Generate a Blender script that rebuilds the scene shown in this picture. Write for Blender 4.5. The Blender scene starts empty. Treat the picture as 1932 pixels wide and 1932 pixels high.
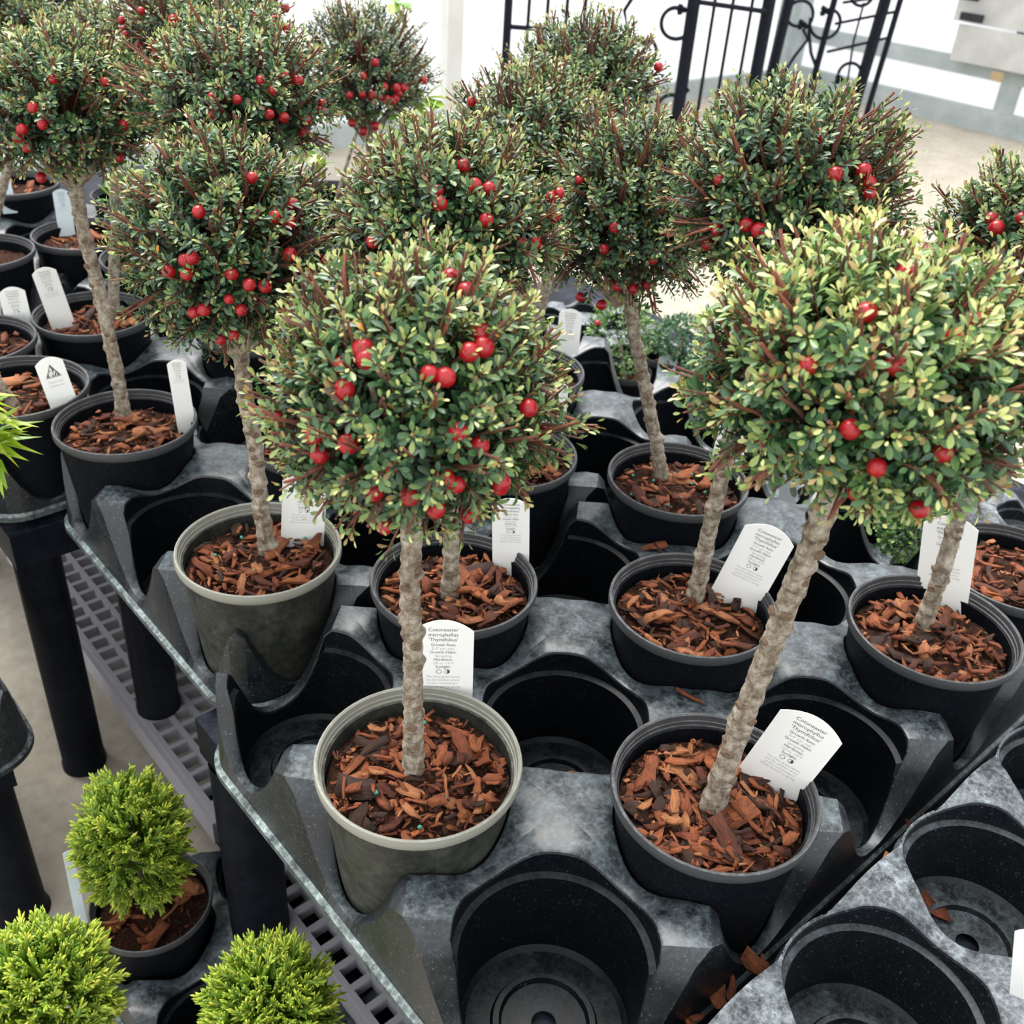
import bpy, math, random
import numpy as np
from mathutils import Vector, Matrix
random.seed(7); rng = np.random.default_rng(11)
sc = bpy.context.scene
COL = sc.collection

# ------------------------------------------------------------------ camera
F = 1934.0; CC = 966.0
PITCH = math.radians(33.590); ROLL = math.radians(4.458); PSI = math.radians(43.283)
S = 0.16563; X0, Y0 = 0.05528, 0.44409      # pot lattice pitch and origin on the ground plan
RIM = 0.61                                  # height of the pot rims above the floor
CAMZ = RIM + 0.61348
def rw(x, y, z=0.0):                         # camera-aligned ground plan -> world (world axes follow the benches)
    c, s_ = math.cos(-PSI), math.sin(-PSI); return np.array([c*x-s_*y, s_*x+c*y, z])
FH = rw(0, 1); RH = rw(1, 0)                # level forward and right of the camera
fw = FH*math.cos(PITCH) + np.array([0, 0, -math.sin(PITCH)])
_up = FH*math.sin(PITCH) + np.array([0, 0, math.cos(PITCH)]); _rt = RH
RT = _rt*math.cos(ROLL) + _up*math.sin(ROLL)
UP = -_rt*math.sin(ROLL) + _up*math.cos(ROLL)
CAM = np.array([0, 0, CAMZ])
cam = bpy.data.objects.new('camera', bpy.data.cameras.new('camera')); COL.objects.link(cam)
cam.matrix_world = Matrix(((RT[0], UP[0], -fw[0], 0), (RT[1], UP[1], -fw[1], 0), (RT[2], UP[2], -fw[2], CAMZ), (0, 0, 0, 1)))
cam.data.sensor_width = 36; cam.data.sensor_fit = 'HORIZONTAL'; cam.data.lens = 36*F/1932
cam.data.clip_start = 0.02
cam.data.dof.use_dof = True; cam.data.dof.focus_distance = 0.82; cam.data.dof.aperture_fstop = 13
sc.camera = cam

# ------------------------------------------------------------------ world and light
w = bpy.data.worlds.new('overcast'); sc.world = w; w.use_nodes = True
bg = w.node_tree.nodes['Background']; bg.inputs[0].default_value = (0.95, 0.975, 1.0, 1); bg.inputs[1].default_value = 1.0
sun = bpy.data.objects.new('sun', bpy.data.lights.new('sun', 'SUN')); COL.objects.link(sun)
sun.data.energy = 3.1; sun.data.angle = math.radians(40); sun.data.color = (1, 0.97, 0.92)
sun.rotation_euler = (math.radians(-24), math.radians(-14), -PSI)
vs = sc.view_settings
vs.view_transform = 'Standard'; vs.look = 'None'; vs.gamma = 1; vs.use_curve_mapping = False; vs.exposure = 1.05

# ------------------------------------------------------------------ geometry helpers
def ray(u, v): return fw + RT*(u-CC)/F - UP*(v-CC)/F
def hitz(u, v, z):                          # point on the horizontal plane at height z
    d = ray(u, v); return CAM + d*((z-CAMZ)/d[2])
def hity(u, v, y):                          # point at ground distance y
    d = ray(u, v); return CAM + d*(y/np.dot(d, FH))
def hitp(u, v, p, n):
    d = ray(u, v); return CAM + d*(np.dot(np.asarray(p)-CAM, n)/np.dot(d, n))
E1 = np.array([1.0, 0, 0]); E2 = np.array([0, 1.0, 0]); ORG = rw(X0, Y0)
def lat(i, j, z=0.0): return ORG + np.array([0, 0, z]) + S*(i*E1 + j*E2)
def nrm(a): return a/np.maximum(np.linalg.norm(a, axis=-1, keepdims=True), 1e-9)

# ------------------------------------------------------------------ materials
def mat(name, base=(.5, .5, .5), rough=.5, spec=.5, metal=0):
    m = bpy.data.materials.new(name); m.use_nodes = True
    b = m.node_tree.nodes['Principled BSDF']
    b.inputs['Base Color'].default_value = (*base, 1); b.inputs['Roughness'].default_value = rough
    b.inputs['Specular IOR Level'].default_value = spec; b.inputs['Metallic'].default_value = metal
    return m, m.node_tree, b
def node(nt, t, **kw):
    n = nt.nodes.new(t)
    for k, v in kw.items():
        if k.startswith('_'): setattr(n, k[1:], v)
        else: n.inputs[k.replace('__', ' ')].default_value = v
    return n
def coords(nt, kind='Object', scale=(1, 1, 1)):
    tc = nt.nodes.new('ShaderNodeTexCoord'); mp = nt.nodes.new('ShaderNodeMapping')
    mp.inputs['Scale'].default_value = scale; nt.links.new(tc.outputs[kind], mp.inputs['Vector']); return mp.outputs[0]
def noise(nt, vec, scale, detail=4, rough=.6):
    n = node(nt, 'ShaderNodeTexNoise', Scale=scale, Detail=detail, Roughness=rough); nt.links.new(vec, n.inputs['Vector']); return n.outputs[0]
def ramp(nt, fac, stops):
    r = nt.nodes.new('ShaderNodeValToRGB'); el = r.color_ramp.elements
    while len(el) < len(stops): el.new(.5)
    for e, (p, c) in zip(el, stops): e.position = p; e.color = (*c, 1) if len(c) == 3 else c
    nt.links.new(fac, r.inputs[0]); return r.outputs[0]
def mixc(nt, fac, a, b, mode='MIX'):
    m = nt.nodes.new('ShaderNodeMix'); m.data_type = 'RGBA'; m.blend_type = mode
    for sock, val in ((m.inputs[0], fac), (m.inputs[6], a), (m.inputs[7], b)):
        if hasattr(val, 'links'): nt.links.new(val, sock)
        else: sock.default_value = val if isinstance(val, (int, float)) else (*val, 1)
    return m.outputs[2]
def math_(nt, op, a, b=None):
    m = nt.nodes.new('ShaderNodeMath'); m.operation = op
    for s_, v in ((m.inputs[0], a), (m.inputs[1], b)):
        if v is None: continue
        if hasattr(v, 'links'): nt.links.new(v, s_)
        else: s_.default_value = v
    return m.outputs[0]
def bump(nt, b, h, strength=.3, dist=.001):
    n = node(nt, 'ShaderNodeBump', Strength=strength, Distance=dist); nt.links.new(h, n.inputs['Height']); nt.links.new(n.outputs[0], b.inputs['Normal'])

def plastic(name, base, dust_sheen, amount, rough=.42, scale=60, spec=.3, speck=.0, side=.06):
    m, nt, b = mat(name, base, rough, spec)
    v = coords(nt, 'Object')
    n1 = noise(nt, v, scale, 6, .65); n2 = noise(nt, v, scale*4, 4, .6); n3 = noise(nt, v, scale*.25, 3)
    vo = node(nt, 'ShaderNodeTexVoronoi', Scale=scale*2.2); vo.feature = 'DISTANCE_TO_EDGE'; nt.links.new(v, vo.inputs['Vector'])
    spots = ramp(nt, vo.outputs['Distance'], [(0.0, (1, 1, 1)), (.06, (.25, .25, .25)), (.2, (0, 0, 0))])
    f = ramp(nt, n1, [(.38, (.08, .08, .08)), (.66, (1, 1, 1))]); f2 = ramp(nt, n2, [(.45, (0, 0, 0)), (.7, (1, 1, 1))])
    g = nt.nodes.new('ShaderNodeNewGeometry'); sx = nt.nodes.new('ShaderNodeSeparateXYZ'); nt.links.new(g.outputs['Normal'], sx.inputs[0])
    flat = math_(nt, 'MULTIPLY_ADD', math_(nt, 'POWER', math_(nt, 'MAXIMUM', sx.outputs[2], 0.0), 4.0), .9); flat.node.inputs[2].default_value = side  # more on upward faces: settled dust, plus sky reflection painted into the colour
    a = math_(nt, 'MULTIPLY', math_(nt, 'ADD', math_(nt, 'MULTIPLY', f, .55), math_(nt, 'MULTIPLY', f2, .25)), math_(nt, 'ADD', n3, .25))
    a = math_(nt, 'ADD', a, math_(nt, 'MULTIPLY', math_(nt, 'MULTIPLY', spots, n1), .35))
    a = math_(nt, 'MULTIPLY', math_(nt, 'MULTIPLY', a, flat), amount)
    if speck:
        sp = math_(nt, 'MULTIPLY', ramp(nt, noise(nt, v, 420, 2, .5), [(.62, (0, 0, 0)), (.72, (1, 1, 1))]), math_(nt, 'MULTIPLY', n3, speck)); a = math_(nt, 'MAXIMUM', a, sp)
    nt.links.new(mixc(nt, a, base, dust_sheen), b.inputs['Base Color'])
    rr = math_(nt, 'MULTIPLY_ADD', n1, .35); rr.node.inputs[2].default_value = rough-.15; nt.links.new(rr, b.inputs['Roughness'])
    bump(nt, b, n2, .12, .0006)
    return m
M = {}
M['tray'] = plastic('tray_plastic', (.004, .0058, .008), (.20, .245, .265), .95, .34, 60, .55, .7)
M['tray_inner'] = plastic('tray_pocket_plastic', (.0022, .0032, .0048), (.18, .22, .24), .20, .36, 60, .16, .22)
M['tray_rim'] = plastic('tray_rim_plastic', (.016, .024, .025), (.46, .55, .53), 1.3, .5, 45, .35, .5, .25)
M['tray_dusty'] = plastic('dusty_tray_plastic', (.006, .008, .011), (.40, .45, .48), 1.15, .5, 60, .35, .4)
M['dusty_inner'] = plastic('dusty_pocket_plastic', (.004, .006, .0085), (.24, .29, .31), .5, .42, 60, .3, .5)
M['pot'] = plastic('black_pot_plastic', (.0035, .0045, .0065), (.12, .13, .14), .4, .5, 40, .07, .25)
M['rim'] = plastic('lit_pot_rim', (.045, .047, .05), (.30, .30, .30), 1.0, .45, 70)  # rim paler than the pot: light catching it is put into the colour
M['pot_faded'] = plastic('faded_pot_plastic', (.014, .016, .014), (.15, .155, .125), 1.2, .5, 30, .2, .3, .32)
M['rim_faded'] = plastic('faded_pot_rim', (.22, .22, .185), (.46, .46, .40), 1.0, .5, 60)
M['bench'] = plastic('bench_plastic', (.004, .005, .008), (.08, .09, .13), .5, .45, 25, .08, .2, .2)
M['grid'] = mat('grid_plastic', (.34, .33, .36), .55)[0]

def leafmat(name, trans=.25, rough=.38):
    m, nt, b = mat(name, (.1, .2, .05), rough, .8)
    at = node(nt, 'ShaderNodeAttribute', _attribute_name='Col')
    nt.links.new(at.outputs['Color'], b.inputs['Base Color'])
    t = nt.nodes.new('ShaderNodeBsdfTranslucent'); nt.links.new(at.outputs['Color'], t.inputs['Color'])
    mx = node(nt, 'ShaderNodeMixShader', Fac=trans); out = nt.nodes['Material Output']
    nt.links.new(b.outputs[0], mx.inputs[1]); nt.links.new(t.outputs[0], mx.inputs[2]); nt.links.new(mx.outputs[0], out.inputs[0])
    return m
M['leaf'] = leafmat('cotoneaster_leaf'); M['cypress'] = leafmat('cypress_spray', .25, .5)
def attrmat(name, rough=.7, spec=.3, scale=350, st=(1, 1, 1), bs=.001):
    m, nt, b = mat(name, (.3, .1, .05), rough, spec)
    at = node(nt, 'ShaderNodeAttribute', _attribute_name='Col')
    v = coords(nt, 'Object', st); n = noise(nt, v, scale, 5, .7)
    nt.links.new(mixc(nt, 1.0, at.outputs['Color'], ramp(nt, n, [(.3, (.35, .32, .3)), (.7, (1.45, 1.4, 1.3))]), 'MULTIPLY'), b.inputs['Base Color'])
    bump(nt, b, n, .5, bs); return m
M['bark'] = attrmat('bark_chip'); M['chip'] = attrmat('bark_chip_single', .65, .35, 3.2, (1, 7, 4), .06); M['twig'] = attrmat('twig_bark', .55, .4); M['twig_single'] = attrmat('twig_bark_single', .55, .4, 9, (14, 1, 14), .02)
m, nt, b = mat('soil', (.05, .02, .012), .9, .2); v = coords(nt); n = noise(nt, v, 260, 6, .75)
nt.links.new(ramp(nt, n, [(.3, (.006, .004, .003)), (.52, (.045, .018, .010)), (.66, (.13, .048, .022)), (.8, (.22, .12, .07))]), b.inputs['Base Color']); bump(nt, b, n, .9, .004); M['soil'] = m
m, nt, b = mat('trunk_bark', (.3, .26, .2), .75, .25); v = coords(nt, 'Object', (1, 1, .8)); n = noise(nt, v, 130, 7, .72); n2 = noise(nt, coords(nt, 'Object', (1, 1, 3.2)), 60, 4, .7)
c1 = ramp(nt, n, [(.3, (.060, .044, .028)), (.48, (.25, .205, .15)), (.68, (.52, .47, .40))]); c2 = ramp(nt, n2, [(.33, (.30, .26, .22)), (.46, (1, 1, 1))])
nt.links.new(mixc(nt, .8, c1, c2, 'MULTIPLY'), b.inputs['Base Color']); bump(nt, b, n, .9, .003); M['trunk'] = m
m, nt, b = mat('berry_skin', (.55, .008, .012), .28, .5); v = coords(nt); n = noise(nt, v, 90, 3)
nt.links.new(ramp(nt, n, [(.3, (.20, .003, .009)), (.6, (.38, .006, .012)), (.8, (.48, .016, .016))]), b.inputs['Base Color']); M['berry'] = m
M['calyx'] = mat('berry_calyx', (.05, .012, .010), .8)[0]
M['scar'] = mat('branch_scar_wood', (.13, .085, .052), .85)[0]
M['card'] = mat('tag_card', (.86, .86, .82), .45)[0]
M['card_blue'] = mat('pale_blue_tag_card', (.55, .63, .66), .45)[0]
M['ink'] = mat('dark_print', (.07, .07, .075), .6)[0]; M['ink_pale'] = mat('pale_print', (.42, .42, .43), .6)[0]
M['iron'] = mat('black_iron', (.004, .006, .012), .5, .15)[0]
m, nt, b = mat('concrete', (.5, .46, .4), .85, .25); v = coords(nt); n = noise(nt, v, 6, 8, .65); n2 = noise(nt, v, 45, 4, .6)
c = mixc(nt, .35, ramp(nt, n, [(.3, (.31, .265, .205)), (.7, (.48, .43, .35))]), ramp(nt, n2, [(.3, (.24, .21, .17)), (.7, (.52, .49, .43))]))
nt.links.new(c, b.inputs['Base Color']); bump(nt, b, n2, .2, .002); M['concrete'] = m
def poly(name):
    m, nt, b = mat(name, (.9, .92, .95), .4, .3)
    t = nt.nodes.new('ShaderNodeBsdfTranslucent'); t.inputs[0].default_value = (.96, .97, 1, 1)
    v = coords(nt); wv = node(nt, 'ShaderNodeTexWave', Scale=28.0, Distortion=0.0); nt.links.new(v, wv.inputs['Vector'])
    nt.links.new(ramp(nt, wv.outputs[0], [(0, (.90, .92, .96)), (1, (.95, .96, .98))]), b.inputs['Base Color'])
    mx = node(nt, 'ShaderNodeMixShader', Fac=.55); nt.links.new(b.outputs[0], mx.inputs[1]); nt.links.new(t.outputs[0], mx.inputs[2])
    nt.links.new(mx.outputs[0], nt.nodes['Material Output'].inputs[0]); return m
M['poly'] = poly('polycarbonate_sheet')
def weathered(name, c0, c1, sc_=9, metal=0, rough=.6):
    m, nt, b = mat(name, c0, rough, .4, metal); n = noise(nt, coords(nt), sc_, 7, .7); nt.links.new(ramp(nt, n, [(.32, c0), (.68, c1)]), b.inputs['Base Color']); return m
M['galv'] = weathered('galvanised_rail', (.30, .35, .35), (.44, .48, .47))
M['postpaint'] = weathered('cream_post', (.62, .62, .57), (.74, .74, .70), 4)
M['board'] = weathered('grey_board', (.42, .42, .39), (.56, .56, .53), 7)
M['dark'] = mat('dark_slot', (.01, .011, .014), .6)[0]
M['tan'] = mat('tan_scrap', (.42, .30, .16), .7)[0]
M['bead'] = mat('fertiliser_bead', (.06, .30, .22), .35)[0]

# ------------------------------------------------------------------ object helpers
def mk(name, me, material=None, parent=None, loc=None):
    o = bpy.data.objects.new(name, me); COL.objects.link(o)
    if material is not None and me is not None and len(me.materials) == 0: me.materials.append(material)
    if parent is not None: o.parent = parent
    if loc is not None: o.location = loc
    return o
def thing(name, label, cat, loc, group=None):
    o = bpy.data.objects.new(name, None); COL.objects.link(o); o.empty_display_size = .02
    o.location = loc; o['label'] = label; o['category'] = cat
    if group: o['group'] = group
    return o
def tag(o, label, cat, group=None):
    o['label'] = label; o['category'] = cat
    if group: o['group'] = group
    return o
def trimesh(name, V, T, colr=None, smooth=True, sharp=None):
    V = np.ascontiguousarray(V, dtype=np.float32); T = np.ascontiguousarray(T, dtype=np.int32)
    me = bpy.data.meshes.new(name); me.vertices.add(len(V)); me.vertices.foreach_set('co', V.ravel())
    me.loops.add(T.size); me.loops.foreach_set('vertex_index', T.ravel())
    me.polygons.add(len(T)); me.polygons.foreach_set('loop_start', np.arange(0, T.size, T.shape[1], dtype=np.int32))
    me.update(calc_edges=True)
    if colr is not None:
        a = me.color_attributes.new('Col', 'FLOAT_COLOR', 'POINT'); c = np.ones((len(V), 4), np.float32); c[:, :3] = colr; a.data.foreach_set('color', c.ravel())
    if smooth: me.shade_smooth()
    if sharp: me.set_sharp_from_angle(angle=math.radians(sharp))
    return me
class MB:                                   # collects shapes into one mesh
    def __init__(s): s.v = []; s.f = []
    def add(s, V, Fc):
        o = len(s.v); s.v += [tuple(map(float, p)) for p in V]; s.f += [tuple(o+k for k in f) for f in Fc]
    def box(s, c, half, ax=None):
        ax = np.eye(3) if ax is None else np.asarray(ax); c = np.asarray(c, float)
        V = [c + ax[0]*half[0]*a + ax[1]*half[1]*b_ + ax[2]*half[2]*d for a in (-1, 1) for b_ in (-1, 1) for d in (-1, 1)]
        s.add(V, [(0, 1, 3, 2), (4, 6, 7, 5), (0, 4, 5, 1), (2, 3, 7, 6), (0, 2, 6, 4), (1, 5, 7, 3)])
    def tube(s, pts, rad, n=8, cap=True):
        pts = np.asarray(pts, float); rad = np.broadcast_to(rad, (len(pts),)); o = len(s.v)
        t = nrm(np.gradient(pts, axis=0)); ref = np.array([0, 0, 1.0]) if abs(t[0][2]) < .9 else np.array([1.0, 0, 0])
        for p, tt, r in zip(pts, t, rad):
            a = nrm(np.cross(tt, ref)); b_ = np.cross(tt, a); ref = -b_ if False else ref
            for k in range(n):
                q = 2*math.pi*k/n; s.v.append(tuple(p + r*(a*math.cos(q) + b_*math.sin(q))))
        for i in range(len(pts)-1):
            for k in range(n):
                s.f.append((o+i*n+k, o+i*n+(k+1) % n, o+(i+1)*n+(k+1) % n, o+(i+1)*n+k))
        if cap: s.f.append(tuple(o+k for k in range(n))[::-1]); s.f.append(tuple(o+(len(pts)-1)*n+k for k in range(n)))
    def lathe(s, prof, n=48, c=(0, 0, 0), close=False):
        o = len(s.v); m_ = len(prof)
        for r, z in prof:
            for k in range(n):
                q = 2*math.pi*k/n; s.v.append((c[0]+r*math.cos(q), c[1]+r*math.sin(q), c[2]+z))
        for i in range(m_-1):
            for k in range(n): s.f.append((o+i*n+k, o+i*n+(k+1) % n, o+(i+1)*n+(k+1) % n, o+(i+1)*n+k))
        if close: s.f.append(tuple(o+k for k in range(n))[::-1])
    def mesh(s, name, smooth=35):
        me = bpy.data.meshes.new(name); me.from_pydata(s.v, [], s.f); me.update()
        if smooth: me.shade_smooth(); me.set_sharp_from_angle(angle=math.radians(smooth))
        return me
    def build(s, name, material, parent=None, loc=None, smooth=35): return mk(name, s.mesh(name, smooth), material, parent, loc)
def boxobj(name, c, half, material, parent=None, ax=None, bevel=0):
    b_ = MB(); b_.box((0, 0, 0), half, ax); return b_.build(name, material, parent, tuple(c), smooth=None)

LATAX = np.array([E1, E2, [0, 0, 1.0]])
# ------------------------------------------------------------------ setting: floor, walls
fl = MB(); fl.box((3, 3, -.05), (9, 9, .05)); o = fl.build('floor', M['concrete'], smooth=None); o['kind'] = 'structure'
WA = hitz(1370, 173, 0); dL = np.array([1.0, 0, 0]); nL = np.array([-dL[1], dL[0], 0])
RA = hitz(1790, 230, 0); dR = np.array([0, -1.0, 0]); nR = np.array([dR[1]*-1, dR[0], 0])
A_ = np.array([[dL[0], -dR[0]], [dL[1], -dR[1]]]); tt = np.linalg.solve(A_, (RA-WA)[:2]); CORN = WA + dL*tt[0]
def wall(name, p, d, n_, length, start=0.0, out=1, thick=.012, H=3.4):
    c = p + d*(start+length/2) + np.array([0, 0, H/2]); b_ = MB(); b_.box((0, 0, 0), (length/2, thick/2, H/2), [d, n_, [0, 0, 1]])
    o = b_.build(name, M['poly'], None, tuple(c), smooth=None); o['kind'] = 'structure'; return o
wall('wall_back', CORN, -dL, nL, 7.5); wall('wall_right', CORN, dR, nR, 5.0)
def sgn(n_, p): return n_ if np.dot(CAM-p, n_) > 0 else -n_
inL = sgn(nL, CORN); inR = sgn(nR, CORN)
def trim(name, p, d, n_, a, b_, z0, z1, dep, material):
    m_ = MB(); m_.box((0, 0, 0), ((b_-a)/2, dep/2, (z1-z0)/2), [d, n_, [0, 0, 1]])
    o = m_.build(name, material, None, tuple(p + d*(a+b_)/2 + n_*(dep/2+.006) + np.array([0, 0, (z0+z1)/2])), smooth=None); o['kind'] = 'structure'; return o
def along(u, v, p, d, n_): q = hitp(u, v, p, n_); return float(np.dot(q-p, d)), float(q[2])
trim('trim_1', CORN, -dL, inL, 0, 7.4, 0, .10, .04, M['galv'])
trim('trim_2', CORN, dR, inR, 0, 4.9, 0, .115, .05, M['galv'])
a0, z0 = along(1740, 105, CORN, dR, inR); trim('trim_3', CORN, dR, inR, 0, 4.9, z0-.042, z0+.042, .045, M['galv'])
a0, z0 = along(1900, 200, CORN, dR, inR); trim('trim_4', CORN, dR, inR, a0-.05, a0+.05, .115, 1.3, .04, M['galv'])
trim('trim_5', CORN, -dL, inL, 0, .12, .0, 3.3, .05, M['galv'])
a0, _ = along(845, 80, CORN, -dL, inL); trim('trim_6', CORN, -dL, inL, a0-.045, a0+.045, 0, 3.3, .05, M['postpaint'])
a0, _ = along(1470, 60, CORN, -dL, inL); trim('trim_7', CORN, -dL, inL, a0-.03, a0+.05, 0, 3.3, .05, M['galv'])
# grey board with dark slots on the right wall
pb = thing('equipment_panel', 'weathered grey metal panel with black slots on white wall', 'panel', tuple(hitp(1890, 60, CORN+inR*.06, inR)))
ax3 = [dR, inR, [0, 0, 1.0]]
def panel_piece(name, u0, v0, u1, v1, dep, dist, material):
    a = hitp(u0, v0, CORN+inR*dist, inR); b_ = hitp(u1, v1, CORN+inR*dist, inR); ua, ub = np.dot(a-CORN, dR), np.dot(b_-CORN, dR)
    m_ = MB(); m_.box((0, 0, 0), (abs(ub-ua)/2, dep/2, abs(a[2]-b_[2])/2), ax3)
    c = CORN + dR*(ua+ub)/2 + inR*(dist) + np.array([0, 0, (a[2]+b_[2])/2]); return m_.build(name, material, pb, tuple(c-np.array(pb.location)), smooth=None)
panel_piece('upper_sheet', 1828, -60, 2030, 78, .03, .075, M['board']); panel_piece('lower_sheet', 1812, 45, 2030, 160, .025, .105, M['board'])
panel_piece('slot', 1815, 22, 1852, 44, .02, .125, M['dark']); panel_piece('slot', 1818, -14, 1845, 3, .02, .125, M['dark']); panel_piece('scrap', 1873, 134, 1890, 155, .01, .14, M['tan'])

# ------------------------------------------------------------------ wrought-iron arbor
ar = thing('garden_arbor', 'black wrought-iron arbor with scrolls standing by white wall', 'arbor', (*hity(1285, 200, 4.2)[:2], 0))
AL = np.array(ar.location)
def bar(name, px, r, parent=ar, tofloor=False, Y=4.2):
    pts = [hity(u, v, Y) for u, v in px]
    if tofloor: pts[-1] = np.array([pts[-1][0], pts[-1][1], 0.0]); pts[-1][:2] = (pts[0][:2]+pts[-1][:2])/2; pts[0][:2] = pts[-1][:2]
    b_ = MB(); b_.tube(np.array(pts)-AL, r, 8); return b_.build(name, M['iron'], parent)
for u0, u1, Y in ((958, 955, 4.2), (1312, 1290, 4.2), (1446, 1436, 4.25)):
    p = hity((u0+u1)/2, 60, Y); b_ = MB(); b_.tube([np.array([p[0], p[1], 0])-AL, np.array([p[0], p[1], 2.05])-AL], .024 if u0 != 958 else .016, 10); b_.build('post', M['iron'], ar)
for u, Y in ((995, 4.2), (1030, 4.2), (1066, 4.2), (1100, 4.2), (1340, 4.22), (1374, 4.23), (1410, 4.24)):
    p = hity(u, 60, Y); b_ = MB(); b_.tube([np.array([p[0], p[1], .12])-AL, np.array([p[0], p[1], 2.0])-AL], .007, 6); b_.build('bar', M['iron'], ar)
bar('crossbar', [(957, 50), (1110, 62)], .009); bar('crossbar', [(957, -32), (1314, -6)], .009); bar('crossbar', [(1306, 2), (1446, 22)], .009)
def scroll(parent, c, r, turns, a0, Y, Lc, tail=None, thick=.008, mirror=1):
    t = np.linspace(0, 1, 26); cen = hity(*c, Y); sc_ = r*np.linalg.norm(cen-CAM)/F
    ang = a0 + mirror*t*turns*2*math.pi; rr = sc_*(1-.35*t)
    pts = cen[None, :] + RH[None]*(rr*np.cos(ang))[:, None] + np.array([0, 0, 1.0])[None]*(rr*np.sin(ang))[:, None]
    if tail is not None: pts = np.vstack([np.array([hity(*q, Y) for q in tail]), pts])
    b_ = MB(); b_.tube(pts-Lc, thick, 6); b_.build('scroll', M['iron'], parent)
    e = pts[-1]
    for da in (0, 2.1, 4.2):                # ivy leaf at the end of the scroll
        l = MB(); q = e + .022*(RH*math.cos(da) + np.array([0, 0, math.sin(da)])); l.tube([e, (e+q)/2, q], [.006, .014, .003], 6); l2 = l.mesh('leaf'); l2.transform(Matrix.Translation(-Vector(Lc))); mk('iron_leaf', l2, M['iron'], parent)
scroll(ar, (1275, 40), 30, .75, math.radians(-20), 4.2, AL, [(1306, 15)], mirror=-1)
scroll(ar, (1215, 95), 26, .8, math.radians(200), 4.2, AL, [(1200, -15), (1178, 20), (1184, 60)])
scroll(ar, (1262, 205), 24, .6, math.radians(60), 4.2, AL, [(1300, 168), (1288, 178)])
ar2 = thing('garden_trellis', 'black iron trellis with round scrolls leaning beside galvanised corner post', 'trellis', (*hity(1600, 150, 4.6)[:2], 0)); BL_ = np.array(ar2.location)
for u, r in ((1482, .022), (1566, .013), (1660, .024), (1688, .012)):
    p = hity(u, 60, 4.6); b_ = MB(); b_.tube([np.array([p[0], p[1], 0])-RH*.05-BL_, np.array([p[0], p[1], 2.0])+RH*.06-BL_], r, 8); b_.build('post', M['iron'], ar2)
for q in ([(1575, 45), (1690, 22)], [(1560, 98), (1672, 72)], [(1590, 5), (1680, -8)]):
    b_ = MB(); b_.tube(np.array([hity(*p, 4.6) for p in q])-BL_, .006, 6); b_.build('crossbar', M['iron'], ar2)
b_ = MB(); b_.tube(np.array([hity(*p, 4.6) for p in ((1630, 5), (1610, 80), (1598, 160))])-BL_, .005, 6); b_.build('bar', M['iron'], ar2)
scroll(ar2, (1507, 28), 25, 1.0, math.radians(-60), 4.6, BL_, [(1462, 165), (1500, 105), (1524, 75)], .007)
scroll(ar2, (1560, 42), 28, .85, math.radians(170), 4.6, BL_, [(1548, 150), (1530, 100), (1526, 60)], .007)
scroll(ar2, (1600, 142), 24, .8, math.radians(-80), 4.6, BL_, [(1580, 180), (1590, 172)], .007, 1)
scroll(ar2, (1630, -12), 20, .6, math.radians(200), 4.6, BL_, None, .007)

# ------------------------------------------------------------------ benches, legs, pallets
ZB = RIM - .160                             # bench top
def bench(name, label, tops, legs, zt=ZB):
    i0, i1, j0, j1 = tops[0]; c = lat((i0+i1)/2, (j0+j1)/2, 0); t = thing(name, label, 'bench', tuple(c))
    for i0, i1, j0, j1 in tops:
        b_ = MB(); b_.box((0, 0, 0), ((i1-i0)*S/2, (j1-j0)*S/2, .025), LATAX); b_.build('bench_top', M['bench'], t, tuple(lat((i0+i1)/2, (j0+j1)/2, zt-.025)-c), smooth=None)
    for x, y, r, zb in legs:
        l = MB(); l.lathe([(0.001, zb), (r*1.06, zb), (r*1.06, zb+.010), (r, zb+.013), (r, zt-.05)], 20, (x-c[0], y-c[1], 0)); l.build('leg', M['bench'], t)
    return t
ZP = RIM - .50
lg = lambda i, j: tuple(lat(i, j)[:2])
bench('plant_bench', 'black plastic bench holding the front trays of little trees', [(-.36, 4.6, -4.2, 2.8), (-.02, 4.6, 2.8, 5.3)],
      [(*lg(-.17, 2.62), .034, 0), (*lg(.22, 5.12), .03, ZP), (*lg(-.15, -2.2), .034, 0), (*lg(4.3, -1), .034, 0), (*lg(4.3, 4.8), .034, 0), (*lg(4.3, 2), .034, 0)])
bench('plant_bench', 'black plastic bench under the rear left trays', [(-.60, 4.6, 5.32, 14.0)],
      [(*lg(-.40, 5.52), .03, 0), (*lg(-.3, 9), .034, 0), (*lg(4.2, 6), .034, 0), (*lg(4.2, 13), .034, 0), (*lg(-.3, 13.5), .034, 0)])
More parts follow.
